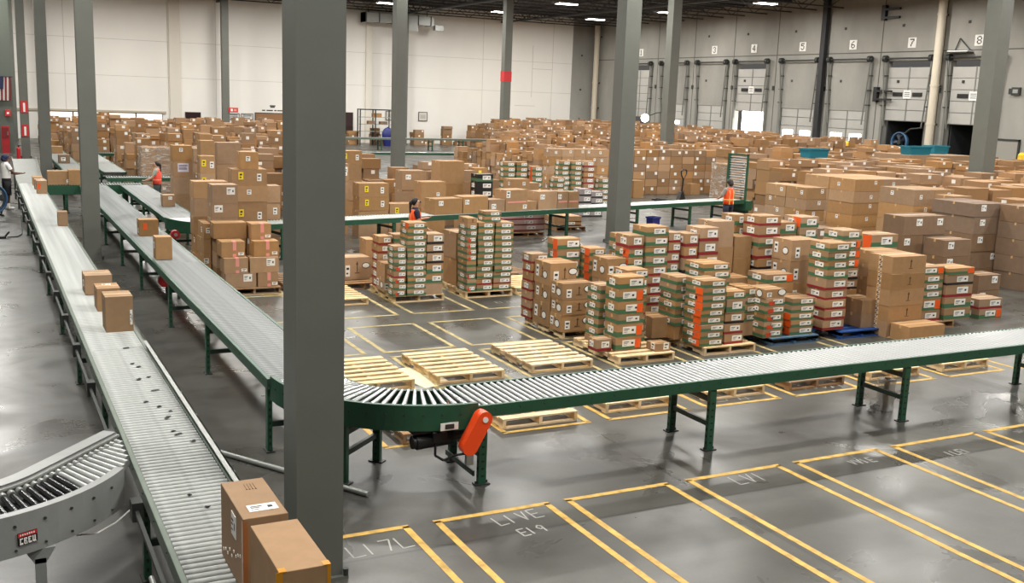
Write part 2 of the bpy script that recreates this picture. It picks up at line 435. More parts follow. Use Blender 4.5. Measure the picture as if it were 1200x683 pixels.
def straight(label, loc, rz, L, w, z=ZT, pitch=.0835, rm=roller_m, rail=cgreen, legs=(), nearest=0.0, solo=100, rh=.13, name='roller_conveyor', lm=cgreen):
    """runs along local +X from loc; width along local +Y"""
    r = root(name, label, 'conveyor', loc, rz)
    for y, s in ((0,-1),(w,1)):
        mb = MB().box((0,y-.004,z-rh),(L,y+.004,z-.004), rail)
        mb.box((0,min(y,y-s*.035),z-.01),(L,max(y,y-s*.035),z-.002), rail)
        mb.box((0,min(y,y-s*.035),z-rh),(L,max(y,y-s*.035),z-rh+.008), rail)
        k = 0.2
        while k < L:
            mb.cbox((k,y+s*.006,z-.05),(.014,.008,.014), dark_m); k += .3 if L < 20 else .6
        build(mb, 'side_rail', r)
    n = int(L/pitch); order = sorted(range(n), key=lambda i: abs(i*pitch+pitch/2-nearest))
    rw = w-.08; me = roller_mesh(rw, rm)
    for i in sorted(order[:solo]): link('roller', me, r, (i*pitch+pitch/2, .04, z-.0235))
    rest = MB()
    for i in order[solo:]: 
        x = i*pitch+pitch/2
        rest.cyl((x,.04,z-.0235),(x,w-.04,z-.0235), .025, rm, 8)
    if order[solo:]: build(rest, 'far_rollers', r)['kind'] = 'stuff'
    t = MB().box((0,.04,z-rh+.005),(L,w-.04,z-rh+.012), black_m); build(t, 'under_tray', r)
    for x in legs: h_leg(r, x, w, z, lm)
    return r
def curve(label, c, ri, ro, a0, a1, z=ZT, n=20, rm=roller_m, rail=cgreen, rh=.2, legs=(), lip=.02, name='curved_roller_conveyor', r0=.018, r1=.03, lm=cgreen):
    r = root(name, label, 'conveyor', (c[0],c[1],0))
    def arc(rad): return [(rad*math.cos(a0+(a1-a0)*k/28), rad*math.sin(a0+(a1-a0)*k/28)) for k in range(29)]
    for rad, s in ((ri,-1),(ro,1)):
        poly = arc(rad-.004)+arc(rad+.004)[::-1]
        mb = MB().prism(poly, z-rh, z+lip if s > 0 else z-.03, rail)
        fl = arc(rad)+arc(rad-s*.05)[::-1]
        mb.prism(fl, z+lip-.006, z+lip, rail) if s > 0 else mb.prism(fl, z-.036, z-.03, rail)
        fl2 = arc(rad)+arc(rad-s*.05)[::-1]; mb.prism(fl2, z-rh, z-rh+.008, rail)
        for k in range(2, 28, 2):
            a = a0+(a1-a0)*k/28
            mb.cyl(((rad-.0)*math.cos(a),(rad)*math.sin(a),z-.07),((rad+s*.012)*math.cos(a),(rad+s*.012)*math.sin(a),z-.07),.012,dark_m,6)
        build(mb, 'side_rail', r)
    me = MB().cyl((ri+.05,0,0),(ro-.05,0,0), r0, rm, 12, r1).mesh('tapered_roller')
    for i in range(n):
        a = a0+(a1-a0)*(i+.5)/n
        link('roller', me, r, (0,0,z-r1), (0,0,a))
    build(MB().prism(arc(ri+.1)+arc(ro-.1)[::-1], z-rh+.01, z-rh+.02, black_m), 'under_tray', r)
    for a in legs:
        u = Vector((math.cos(a), math.sin(a), 0)); t = Vector((-u.y,u.x,0))
        M = Matrix.Translation((0,0,0)) @ Matrix(((t.x,u.x,0,0),(t.y,u.y,0,0),(0,0,1,0),(0,0,0,1)))
        for rad in (ri+.04, ro-.04):
            p = MB().box((-.045,rad-.028,.012),(.045,rad+.028,z-rh+.02), lm, M)
            for q in range(7):
                zz = .1+q*(z-.35)/7
                for sy in (-.03,.03): p.cbox((0,rad+sy,zz),(.026,.004,.02), black_m, M)
            post = build(p, 'leg', r)
            f = MB().box((-.085,rad-.05,0),(.085,rad+.05,.014), dark_m, M); build(f, 'foot_plate', post)
        b = MB()
        for zz in (z*.36,z*.62): b.box((-.02,ri+.06,zz-.03),(.02,ro-.06,zz+.03), cgreen_d, M)
        build(b, 'cross_brace', r)
    return r

# long conveyor nearest the open floor: runs away from the camera
R90 = PI/2
c1 = straight('long roller conveyor nearest the open aisle, carrying the two big cartons', (1.75,5.2,0), R90, 31.0, .70, rm=roller_w, rail=rail_grey,
              legs=(3.4,6.5,9.8,13.0,16.5,19.2,22.2,25.2,28.2), nearest=1.5, pitch=.08)
g = MB()
g.box((1.3,-.022,.78),(8.1,-.010,.945), galv).box((1.3,-.022,.935),(8.1,.03,.945), galv)
for k in range(8): g.box((1.5+k*.85,-.04,.76),(1.55+k*.85,-.02,.92), galv)
build(g, 'guard_rail', c1)
g = MB().box((0,.74,.66),(3.5,.77,.7), dark_m).box((4.75,.74,.66),(30.9,.77,.7), dark_m).tube([(1.2,.78,.35),(1.4,.8,.6),(2.1,.8,.62)], .02, galv)
for k in range(16): g.box((1.3+k*1.9,.7,.6),(1.45+k*1.9,.79,.76), dark_m)
build(g, 'drive_housing', c1)
# steel chute rising at its far end
ch = root('steel_chute', 'smooth steel chute rising at the far end of the aisle conveyor', 'chute', (1.05,36.25,0))
a = math.atan2(.48, 4.0)
M = Matrix.Translation((0,0,.885)) @ Matrix.Rotation(a, 4, 'X')
build(MB().box((0,0,-.02),(.74,4.05,0), galv, M), 'slide_bed', ch)
for x in (-.02,.74): build(MB().box((x,0,-.12),(x+.02,4.05,.07), galv, M), 'side_lip', ch)
for y, z in ((.6,.82),(3.6,1.2)):
    for x in (.04,.68): build(MB().box((x-.03,y-.03,0),(x+.03,y+.03,z), cgreen_d), 'leg', ch)
# second long conveyor, its bend and the transverse run
c2 = straight('long green roller conveyor left of the bend, carrying two cartons', (3.60,11.25,0), R90, 24.05, .83, rm=roller_g,
              legs=(.12,3.7,6.95,10.5,13.6,17,20.5,23.6), nearest=.5)
for k in range(2): pass
bend = curve('green roller bend with the orange guard and motor', (4.56,11.25), .93, 1.76, PI, 1.5*PI, n=22, rm=chrome, legs=(PI*1.235,), rh=.24, lip=.035)
ct = straight('green roller conveyor crossing in front of the pallets', (4.56,9.49,0), 0, 19.6, .85, legs=(.08,3.12,6.36,9.65,12.9,16.2), nearest=3.5)
# drive under the bend
dm = MB().cyl((-.62,-1.55,.50),(-.22,-1.55,.52), .085, black_m, 16).cyl((-.66,-1.55,.5),(-.62,-1.55,.5), .07, black_m, 16)
dm.cbox((-.42,-1.53,.62),(.5,.16,.04), black_m).cbox((-.38,-1.62,.56),(.16,.08,.1), black_m).cyl((-.22,-1.55,.52),(-.1,-1.55,.54), .06, dark_m, 12)
dm.cbox((-.14,-1.5,.58),(.14,.2,.16), black_m)
build(dm, 'drive_motor', bend)
def stadium(p, q, r, n=10):
    d = (Vector(q)-Vector(p)).to_2d() if len(p) > 2 else Vector(q)-Vector(p)
    a = math.atan2(d.y, d.x)
    return [(q[0]+r*math.cos(a-PI/2+PI*k/n), q[1]+r*math.sin(a-PI/2+PI*k/n)) for k in range(n+1)]+[(p[0]+r*math.cos(a+PI/2+PI*k/n), p[1]+r*math.sin(a+PI/2+PI*k/n)) for k in range(n+1)]
Mg = Matrix(((1,0,0,0),(0,0,-1,0),(0,1,0,0),(0,0,0,1)))           # prism z -> -Y
gd = MB().prism(stadium((-.155,.50),(.005,.79), .085), 1.80, 1.93, orange_guard, Mg)
go = build(gd, 'chain_guard', bend); go['label'] = 'bright orange rounded chain guard'
bv = go.modifiers.new('b','BEVEL'); bv.width = .02; bv.segments = 3; bv.limit_method = 'ANGLE'
pl = MB().cyl((.005,-1.93,.79),(.005,-1.945,.79), .03, white_p, 12); build(pl, 'guard_bolt', go)
cb = MB().tube([(-.42,-1.62,.5),(-.43,-1.64,.36),(-.34,-1.66,.30),(-.22,-1.66,.34),(-.08,-1.7,.36)], .014, black_m)
cb.cbox((-.06,-1.7,.3),(.08,.05,.14), galv); build(cb, 'cable', bend)
nb = MB().cbox((-.32,-1.745,.70),(.2,.012,.08), white_p).cbox((-.32,-1.752,.70),(.1,.012,.05), dark_m); build(nb, 'spec_plate', bend)
lg = MB().box((-.02,-1.72,.1),(.0,-.98,.16), cgreen_d); build(lg,'lower_brace',bend)
# third conveyor with bend and the skewed transverse run
c3 = straight('third green roller conveyor, carrying one carton, ending in a bend', (4.83,26.4,0), R90, 8.9, .83, rm=roller_g, legs=(1.5,4.0,6.5,8.5), nearest=0)
AX = math.radians(12)
curve('smaller green roller bend ahead of the tall carton load', (5.75,26.4), .92, 1.75, PI, 1.5*PI+AX, n=22, legs=(PI*1.02,PI*1.3,), rh=.26)
cm = straight('green conveyor with brown cartons and a raised roller gate', (5.75+1.75*math.sin(AX),26.4-1.75*math.cos(AX),0), AX, 17.95, .83,
              legs=(.4,3.6,6.7,9.7,12.7,15.2,17.2), nearest=3, rm=roller_w)
gt = build(MB().box((17.99,0,.84),(18.05,.06,2.45), cgreen).box((17.96,.79,.84),(18.08,.87,2.45), cgreen).box((17.99,0,2.4),(18.05,.85,2.45), cgreen), 'raised_gate', cm)
gm = MB()
for k in range(17): link('gate_roller', roller_mesh(.75, roller_m), gt, (18.02,.05,.98+k*.085))
build(MB().cbox((18.15,.42,.68),(.34,.95,.34), cgreen).cbox((18.2,.42,.3),(.2,.7,.6), cgreen_d), 'hinge_housing', cm)
# transverse pieces and feeders behind
straight('short green conveyor linking the aisle conveyor to the third conveyor', (1.8,35.35,0), 0, 3.0, .8, rail=cgreen, legs=(.6,2.4), solo=38, rh=.3)
straight('green conveyor with a worker in a pink vest beside it', (3.9,38.0,0), 0, 8.2, .8, legs=(1,3.5,6,7.9), solo=100)
straight('feeder conveyor with one small dark carton, beside the thick column', (3.45,40.2,0), R90, 15, .8, legs=(1,5,9,13), rm=galv, z=.98, solo=60)
straight('short feeder conveyor emptying onto the green transverse conveyor', (4.72,39.6,0), R90, 9.4, .8, legs=(1,4.5,8), rm=galv, z=.98, solo=60)
straight('distant dark green conveyor in front of yellow-tagged cartons', (4.6,51.4,0), 0, 5.6, .8, legs=(.5,2.8,5.2), solo=40)
straight('most distant conveyor along the back wall', (21,71.5,0), math.radians(1), 18, .8, legs=(1,5,9,11.5,15,17.5), solo=60, rm=galv, rail=rail_grey)
straight('distant conveyor in front of the most distant one', (16.5,54,0), 0, 8.3, .7, legs=(.5,4.2,8), solo=60)
straight('far green conveyor by the tan carton wall', (24.6,54.6,0), 0, 4.6, .7, legs=(.5,2.4,4.2), solo=40)
# grey curved spur joining the aisle conveyor

C = Vector((-.5, 9.65, 0)); RO, RI = 1.66, 1.04
r = root('spur_conveyor', 'grey curved spur conveyor joining the aisle conveyor', 'conveyor', C)
rad = math.radians
def arc2(R, a0, a1, n=24): return [(R*math.cos(rad(a0+(a1-a0)*k/n)), R*math.sin(rad(a0+(a1-a0)*k/n))) for k in range(n+1)]
outer = arc2(RO, -125, -29)
inner = arc2(RI, -125, -42)+[(1.51, .17)]
def off(poly, d):
    out = []
    for k, p in enumerate(poly):
        a = Vector(poly[max(0,k-1)]); b = Vector(poly[min(len(poly)-1,k+1)]); t = (b-a).normalized()
        out.append((p[0]+t.y*d, p[1]-t.x*d))
    return out
m = MB().prism(outer+off(outer,.008)[::-1], ZT-.30, ZT+.03, grey_paint).prism(outer+off(outer,-.07)[::-1], ZT+.022, ZT+.03, grey_paint).prism(outer+off(outer,-.05)[::-1], ZT-.3, ZT-.29, grey_paint)
for k in range(2, 24, 2):
    p = outer[k]; q = off(outer,.02)[k]; m.cyl((p[0],p[1],ZT-.06),(q[0],q[1],ZT-.06), .012, dark_m, 6); m.cyl((p[0],p[1],ZT-.25),(q[0],q[1],ZT-.25), .01, dark_m, 6)
build(m, 'side_rail', r)
m = MB().prism(inner+off(inner,-.008)[::-1], ZT-.30, ZT+.03, grey_paint).prism(inner+off(inner,-.14)[::-1], ZT+.022, ZT+.03, grey_paint).prism(inner+off(inner,.03)[::-1], ZT-.01, ZT+.012, galv)
build(m, 'side_rail', r)
dark_reflect_roll = mat('roller_dark_reflection', (34,35,37), .22, spec=.7)  # near-black colour paints in the dark reflections on the spur's left rollers
path = [Vector((x,y)) for x,y in off(inner, .05)]; acc = 0; nxt = .03
for a_, b_ in zip(path[:-1], path[1:]):
    sl = (b_-a_).length
    while nxt <= acc+sl:
        p = a_+(b_-a_)*((nxt-acc)/sl); nxt += .074
        th = rad(-59+(p.x-1.33)*23); d = Vector((math.cos(th), math.sin(th)))
        bq = p.dot(d); ln = -bq+math.sqrt(max(0, bq*bq-p.dot(p)+(RO-.05)**2))
        if d.x > 0: ln = min(ln, (1.535-p.x)/d.x)
        if ln < .07: continue
        dark = p.x < .92
        q = MB().cyl((0,0,0), (d.x*ln,d.y*ln,0), .020, dark_reflect_roll if dark else roller_w, 12, .029)
        q.cyl((0,0,0), (d.x*.05,d.y*.05,0), .031, galv, 10)
        build(q, 'roller', r, (p.x,p.y,ZT-.032))
    acc += sl
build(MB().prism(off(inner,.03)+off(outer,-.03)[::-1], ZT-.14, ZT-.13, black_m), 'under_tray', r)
for a, R, mm in ((-62, RO-.03, grey_paint), (-75, RI+.05, dark_m), (-103, RO-.03, grey_paint)):
    x, y = R*math.cos(rad(a)), R*math.sin(rad(a))
    l = MB().box((x-.04,y-.03,.012),(x+.04,y+.03,ZT-.38), mm)
    M = Matrix(((1,0,0,x),(0,0,-1,y+.03),(0,1,0,0),(0,0,0,1)))
    l.prism([(-.04,ZT-.42),(.04,ZT-.42),(.11,ZT-.30),(-.11,ZT-.30)], 0, .06, mm, M)
    lo = build(l, 'leg', r); build(MB().box((x-.09,y-.06,0),(x+.09,y+.06,.014), dark_m), 'foot_plate', lo)
a = rad(-66); u = Vector((math.cos(a), math.sin(a), 0)); t = Vector((-u.y,u.x,0))
Ms = Matrix(((t.x,u.x,0,u.x*(RO+.012)),(t.y,u.y,0,u.y*(RO+.012)),(0,0,1,ZT-.17),(0,0,0,1)))
sp = MB().box((-.075,0,-.045),(.075,.006,.05), black_m, Ms).box((-.072,.006,.018),(.072,.008,.047), red_m, Ms)
for k, g in enumerate(('###|#..|#..|#..|###','###|#.#|##.|#.#|#.#','###|#..|##.|#..|###','#.#|#.#|#.#|#.#|###')):
    for rr, row in enumerate(g.split('|')):
        for cc, chh in enumerate(row):
            if chh == '#': sp.box((-.06+k*.032+cc*.008,.006,.008-rr*.009-.009),(-.06+k*.032+cc*.008+.0085,.008,.008-rr*.009), white_p, Ms)
for k in range(7): sp.box((-.058+k*.017,.008,.027),(-.048+k*.017,.009,.04), white_p, Ms)
for k in range(4): sp.box((-.06+k*.034,.006,-.042),(-.036+k*.034,.008,-.037), white_p, Ms)
so = build(sp, 'warning_plate', r); so['label'] = 'black plate with red header and white letters'
w = MB().tube([(1.5,-.98,.62),(1.35,-1.08,.55),(1.2,-1.12,.5),(1.05,-1.1,.5)], .008, white_p); build(w, 'loose_cable', r)
# ------------------------------------------------------------------ floor markings
def cell(x0, x1, y0, y1, what, sides='LRNF', w=.07):
    mb = MB(); z = .003; yellow_line = MATS['floor_yellow'] if y0 < 12 else yellow_faded
    if 'L' in sides: mb.box((x0-w/2,y0,0),(x0+w/2,y1,z), yellow_line)
    if 'R' in sides: mb.box((x1-w/2,y0,0),(x1+w/2,y1,z), yellow_line)
    if 'F' in sides: mb.box((x0-w/2,y1-w/2,0),(x1+w/2,y1+w/2,z), yellow_line)
    if 'N' in sides: mb.box((x0-w/2,y0-w/2,0),(x1+w/2,y0+w/2,z), yellow_line)
    struct(build(mb, 'floor_line_marking'), 'yellow taped pallet outline on the floor, '+what)
for x0,x1 in ((2.25,3.48),(3.81,5.03),(5.29,6.53),(6.83,8.1),(8.39,9.66),(9.97,11.40),(11.66,13.0),(13.3,14.6)): cell(x0,x1,4.9,8.78,'open row before the conveyor','LRF')
LANES = [(4.1,5.32),(5.66,6.87),(7.2,8.43),(8.78,10.05),(10.38,11.62),(11.95,13.2),(13.55,14.8),(15.1,16.4),(16.7,18)]
for x0,x1 in LANES:
    cell(x0,x1,10.98,12.9,'row under the conveyor')
for x0,x1 in LANES[:7]: cell(x0,x1,13.12,14.98,'row just beyond the conveyor')
for x0,x1 in LANES[:5]: cell(x0,x1,15.3,17.15,'second row beyond the conveyor')
for x0,x1 in LANES[:5]: cell(x0,x1,17.95,20.6,'row of green-banded loads')
for x0,x1 in ((4.1,5.4),): cell(x0,x1,20.4,22.4,'row beside the third conveyor')
# chalk scrawls
def scrawl(strokes, x, y, sx, sy, rot=0):
    mb = MB()
    for st in strokes:
        for (a,b),(c,d) in zip(st[:-1], st[1:]):
            pa = Vector((a*sx,b*sy,.0012)); pb = Vector((c*sx,d*sy,.0012))
            if (pb-pa).length > 1e-4: mb.bar(pa, pb, .016, .0016, chalk)
    o = build(mb, 'floor_chalk_marking', None, (x,y,0), (0,0,rot)); struct(o, 'white chalk scrawl on the floor')
Hh = [[(0,1),(0,0)],[(0,.5),(.5,.5)],[(.5,1),(.5,0)]]
LL = [[(0,1),(0,0),(.6,.05)]]; I_ = [[(0,1),(.1,0)]]; V_ = [[(0,1),(.25,0),(.5,1)]]; E_ = [[(.6,0),(0,0),(0,1),(.6,1)],[(0,.5),(.5,.5)]]
one = [[(.1,1),(.1,0)]]; nine = [[(.5,.6),(.2,.4),(0,.7),(.25,1),(.5,.8),(.4,0)]]; zero = [[(.25,1),(0,.6),(.2,0),(.5,.4),(.25,1)]]; seven = [[(0,1),(.55,1),(.2,0)]]
def word(gl, x, y, s=.22, rot=0, gap=.8):
    st = []
    for k, g in enumerate(gl): st += [[(a+k*gap, b) for a, b in q] for q in g]
    scrawl(st, x, y, s, s*1.2, rot)
word([seven,LL,one,seven,LL], 2.65, 8.3, .2, .05); word([LL,one,V_,E_], 4.35, 8.45, .17, .1); word([E_,one,nine], 4.45, 8.15, .13, .1)
word([one,nine,nine,one], 8.95, 11.2, .26, -.2); word([one,zero,zero,one,one], 10.75, 11.2, .2, -.15); word([zero,one,nine,zero,one], 14.0, 11.2, .22, -.1)
word([LL,one,nine,seven,E_], 7.65, 11.25, .17); word([LL,V_,one], 7.3, 8.45, .2); word([one,LL,E_,one], 10.4, 8.25, .12); word([V_,V_,one,E_], 9.0,8.45,.12)
word([E_,one,seven,E_,one], 9.2, 18.4, .13)
# ------------------------------------------------------------------ pallets
PROT = {}
def pallet(x, y, label, kind='wood', w=1.08, d=1.42, rz=0, h=.135):
    k = (kind, w, d)
    m = {'wood':wood,'old':wood_old,'blue':blue_wood,'pale':pblue_wood}[kind]
    if k not in PROT:
        r = root('wooden_pallet', label, 'pallet', (x,y,0), rz)
        t = MB(); n = 7
        for i in range(n):
            bw = .11 if i not in (0,n-1) else .14
            yy = -d/2+bw/2+(d-bw)*i/(n-1) if i not in (0,n-1) else (-d/2+.07 if i == 0 else d/2-.07)
            t.box((-w/2,yy-bw/2,h-.02),(w/2,yy+bw/2,h), m)
        build(t, 'deck_board', r)
        for xx in (-w/2+.022, 0, w/2-.022):
            s = MB()
            s.box((xx-.022,-d/2,.018),(xx+.022,-d/2+.32,h-.02), m).box((xx-.022,d/2-.32,.018),(xx+.022,d/2,h-.02), m).box((xx-.022,-.2,.018),(xx+.022,.2,h-.02), m).box((xx-.022,-d/2,.06),(xx+.022,d/2,h-.02), m)
            build(s, 'stringer', r)
        for yy in (-d/2+.06, 0, d/2-.06): build(MB().box((-w/2,yy-.055,0),(w/2,yy+.055,.018), m), 'bottom_board', r)
        PROT[k] = r; return r
    r = dup(PROT[k], (x,y,0), rz); r['label'] = label; return r
# ------------------------------------------------------------------ cartons
def sticker_mesh(name, bars, m, square=False):
    mb = MB().box((-.5,-.004,-.5),(.5,0,.5), m)
    for x0,x1,z0,z1 in bars: mb.box((x0,-.0055,z0),(x1,-.004,z1), ink)
    return mb.mesh(name)
ST = {
 'w': ('shipping_label', sticker_mesh('shipping_label', [(-.40,.0,.14,.24),(-.40,-.1,-.04,.03),(.18,.34,-.16,.14),(-.40,-.15,-.28,-.22)], white_p)),
 's': ('shipping_label', sticker_mesh('shipping_label_small', [(-.3,.3,.1,.3),(-.3,.1,-.3,-.15)], white_p)),
 'o': ('orange_sticker', sticker_mesh('orange_sticker', [], orange_p)),
 'r': ('red_sticker', sticker_mesh('red_sticker', [], mat('sticker_red', (206,66,34), .6))),
 'y': ('yellow_tag', sticker_mesh('yellow_tag', [(-.25,.25,.05,.3),(-.25,.1,-.3,-.1)], yellow_p)),
 'k': ('tape_strip', sticker_mesh('pink_tape', [], pink_p)),
 'p': ('packing_list', sticker_mesh('packing_list', [(-.4,.4,.2,.3),(-.4,.3,0,.08),(-.4,.35,-.2,-.1)], mat('paper_lilac', (214,206,222), .6))),
 'u': ('arrow_print', None), 'd': ('diamond_label', None), 'z': ('zebra_tape', None)}
a_ = MB().box((-.08,-.003,-.4),(.08,-.001,.3), print_m).add([(-.24,-.003,.22),(.24,-.003,.22),(0,-.003,.5)],[(0,1,2)],print_m).box((-.45,-.003,-.5),(.45,-.001,-.43),print_m)
ST['u'] = ('arrow_print', a_.mesh('arrow_print'))
d_ = MB().prism([(math.cos(k*PI/6)*.56, math.sin(k*PI/6)*.5) for k in range(12)], 0, .003, ink, Mg).prism([(math.cos(k*PI/6)*.46, math.sin(k*PI/6)*.39) for k in range(12)], .003, .005, white_p, Mg)
ST['d'] = ('oval_label', d_.mesh('oval_label'))
z_ = MB().box((-.5,-.002,-.5),(.5,0,.5), tape_m)
for k in range(7):
    z0 = -.5+k/7
    z_.add([(-.42,-.004,z0),(-.1,-.004,z0+.02),(.42,-.004,z0+.12),(.1,-.004,z0+.12)],[(0,1,2,3)], ink if k % 2 else white_p)
    z_.add([(.42,-.004,z0+.03),(.42,-.004,z0+.08),(-.3,-.004,z0+.11),(-.3,-.004,z0+.08)],[(0,1,2,3)], white_p if k % 2 else ink)
ST['z'] = ('zebra_tape', z_.mesh('zebra_tape'))
def stick(o, kind, face, u, v, w, h, dims):
    """face F(ront) L(eft) T(op); u,v in -0.5..0.5 across the face"""
    W, D, Hh = dims; nm, me = ST[kind]
    if face == 'F': loc, rot = (u*W, -D/2, Hh/2+v*Hh), (0,0,0)
    elif face == 'L': loc, rot = (-W/2, u*D, Hh/2+v*Hh), (0,0,-PI/2)
    elif face == 'R': loc, rot = (W/2, u*D, Hh/2+v*Hh), (0,0,PI/2)
    else: loc, rot = (u*W, v*D, Hh), (-PI/2,0,0)
    return link(nm, me, o, loc, rot, (w,1,h))
CM = {}
def carton_mesh(W, D, Hh, band=None, body=None, topgap=True):
    body = body or kraft
    k = (round(W,2), round(D,2), round(Hh,3), band, body.name)
    if k in CM: return CM[k]
    mb = MB(); x, y = W/2, D/2
    zs = [0, Hh]
    if band: zs = [0, Hh*.10, Hh*.42, Hh]
    mb.box((-x,-y,0),(x,y,Hh), body)
    if band:
        bm = {'G':green_b,'R':red_b,'B':black_b}[band]; e = .0015
        z0, z1 = (Hh*.08, Hh*.46) if band == 'G' else (Hh*.02, Hh*.24)
        mb.add([(-x-e,-y-e,z0),(x+e,-y-e,z0),(x+e,y+e,z0),(-x-e,y+e,z0),(-x-e,-y-e,z1),(x+e,-y-e,z1),(x+e,y+e,z1),(-x-e,y+e,z1)],[(0,1,5,4),(1,2,6,5),(2,3,7,6),(3,0,4,7)], bm)
    # flap seam under a strip of clear-brown tape, lapping both ends
    mb.box((-x-.001,-.026,Hh-.001),(x+.001,.026,Hh+.0012), tape_m)
    for s in (-1,1): mb.box((s*x-.0015,-.026,Hh-min(.06,Hh*.35)),(s*x+.0015,.026,Hh), tape_m)
    CM[k] = mb.mesh('carton'); return CM[k]
def carton(name, cat, label, group, c, W, D, Hh, z, band=None, stickers=(), rz=0, body=None):
    o = link(name, carton_mesh(W,D,Hh,band,body), None, (c[0],c[1],z), (0,0,rz)); tag(o, label, cat, group)
    for s in stickers: stick(o, *s, (W,D,Hh))
    return o
DESC = {'G':'green-banded carton','R':'red-banded carton','B':'black-banded carton','P':'brown box'}
NB = [0, 0]; FOOT = []
MASS = []                                          # (x0,x1,y0,y1,z0,z1) of boxes only glimpsed or far off
def tok_style(t, W, D, h):
    """token: band letter then marks: o orange front end, O orange on the left side, r red spot, w white label, y yellow tag, u arrow, d oval, z zebra tape, k pink tape, n none"""
    band = t[0] if t[0] in 'GRB' else None; st = []; extra = ''
    marks = t[1:]
    if band and 'n' not in marks:
        j = rng.uniform(-.05,.08)
        st.append(('w','F', (.12 if 'o' not in marks else .0)+j, .06, min(.30,W*.5), h*.52))
        if rng.random() < .75 or 'l' in marks: st.append(('w','L', rng.uniform(-.1,.1), .04, min(.28,D*.42), h*.5))
    if 'o' in marks: st.append(('o','F', .36, .02, W*.22, h*.72)); extra = ' with orange sticker'
    if 'O' in marks: st.append(('o','L', -.28, .02, D*.40, h*.86)); extra = ' with orange end'
    if 'r' in marks: st.append(('r','F', -.2, -.1, W*.3, h*.45)); extra = ' with red spot'
    if not band:
        if 'w' in marks: st.append(('s','F', rng.uniform(-.3,.3), rng.uniform(.0,.28), .10, .11)); st.append(('s','L', rng.uniform(-.3,.3), rng.uniform(-.1,.28), .10, .11)) if rng.random() < .5 else None
        if 'W' in marks: st.append(('w','F', rng.choice((-.25,.22)), .18, .17, .15)); extra = ' with white label'
        if 'y' in marks: st.append(('y','F', -.25, .1, .11, .17)); st.append(('s','F',.28,.0,.1,.17)); extra = ' with yellow tag'
        if 'p' in marks: st.append(('p','F', .0, .1, W*.55, h*.55)); extra = ' with paper packing list'
        if 'u' in marks: st.append(('u','F', .05, .05, .12, h*.55)); st.append(('u','L', 0, .05, .12, h*.5))
        if 'd' in marks: st.append(('d','F', .36, .12, .17, .13)); st.append(('d','L', -.18, -.05, .15, .15)); st.append(('s','F', -.28, -.1, .10, h*.5)); st.append(('s','L', .3, .05, .1, h*.5)); extra = ' with oval label'
        if 'z' in marks: st.append(('z','L', .0, .0, .10, h)); extra = ' with zebra tape'
        if 'k' in marks: st.append(('k','F', .05, .22, .07, h*.56)); st.append(('k','F', .05, -.4, .07, h*.2)); st.append(('k','T',.05,-.25,.07,D*.5)); st.append(('s','F',.33,-.3,.11,.06)); extra = ' with pink tape'
    return band, st, extra
def pos_word(i, n):
    if n == 1: return ''
    return 'bottom' if i == 0 else 'topmost' if i == n-1 else ORD[i+1]+' up'
def stack(where, x0, x1, y0, y1, z0, z1, toks, heights=None, jit=.012, rot=.02, group=None, body=None, lean=0, hide=False):
    """cartons piled one on another; toks run from the bottom up"""
    where = where.replace(' the ', ' ') if len(where.split()) > 6 else where
    toks = toks.split() if isinstance(toks, str) else toks
    FOOT.append((x0-.02,x1+.02,y0-.02,y1+.02)); n = len(toks); W, D = x1-x0, y1-y0
    hs = heights or [(z1-z0)/n]*n
    f = (z1-z0)/sum(hs); z = z0
    for i, (t, h) in enumerate(zip(toks, hs)):
        h *= f; w2, d2 = W, D
        if t[0] == '_': z += h; continue
        band, st, extra = tok_style(t, w2, d2, h)
        nm, cat = ('banded_carton','carton') if band else ('cardboard_box','box')
        if hide and not band:
            MASS.append((x0,x1,y0,y1,z,z+h-.004)); z += h; continue
        NB[0 if band else 1] += 1
        pw = pos_word(i, n)
        lab = DESC[t[0] if t[0] in 'GRB' else 'P']+extra+(', '+pw+' of ' if pw else ', ')+where
        carton(nm, cat, lab, group or 'cartons stacked on pallets', ((x0+x1)/2+rng.uniform(-jit,jit)+lean*i, (y0+y1)/2+rng.uniform(-jit,jit)), w2-.012, d2-.012, h-.003, z, band, st, rng.uniform(-rot,rot), body)
        z += h
PZ = .137
def pc(x0, x1, y0, y1): return ((x0+x1)/2, (y0+y1)/2)

# --- empty pallets
for (x,y,lab,kind) in ((4.80,13.92,'pale empty pallet half hidden behind the conveyor bend','wood'),(6.24,13.96,'pale empty pallet straight beyond the orange guard','wood'),
    (7.84,14.07,'empty pallet between the bare pallet and the oval-label load','wood'),(6.22,11.80,'pale empty pallet under the crossing conveyor, beside the orange guard','wood'),
    (4.85,11.70,'dark pallet behind the motor under the bend','old'),(7.82,11.93,'pallet under the crossing conveyor with a round amber lump','wood'),(9.45,11.93,'pallet under the conveyor at the second leg pair','wood'),
    (11.0,11.93,'dark pallet under the conveyor before the third leg pair','old'),(12.6,11.93,'pallet under the conveyor behind the clear wrap roll','wood'),(14.2,11.93,'pallet under the far end of the crossing conveyor','wood'),
    (6.15,19.75,'empty pallet beside the leftmost banded load, front one','wood'),(6.03,21.55,'empty pallet behind another left of the banded loads','old'),
    (10.55,19.9,'empty pallet right of the square green-banded load','wood'),(10.75,21.6,'empty pallet farther back right of the square green load','old')):
    pallet(x,y,lab,kind)
tag(build(MB().sphere((0,0,.07),.09,amber_tape,12,8,1.3,1,.8),'amber_lump',None,(7.55,11.75,.137)),'round amber tape lump on a pallet under the conveyor','scrap')

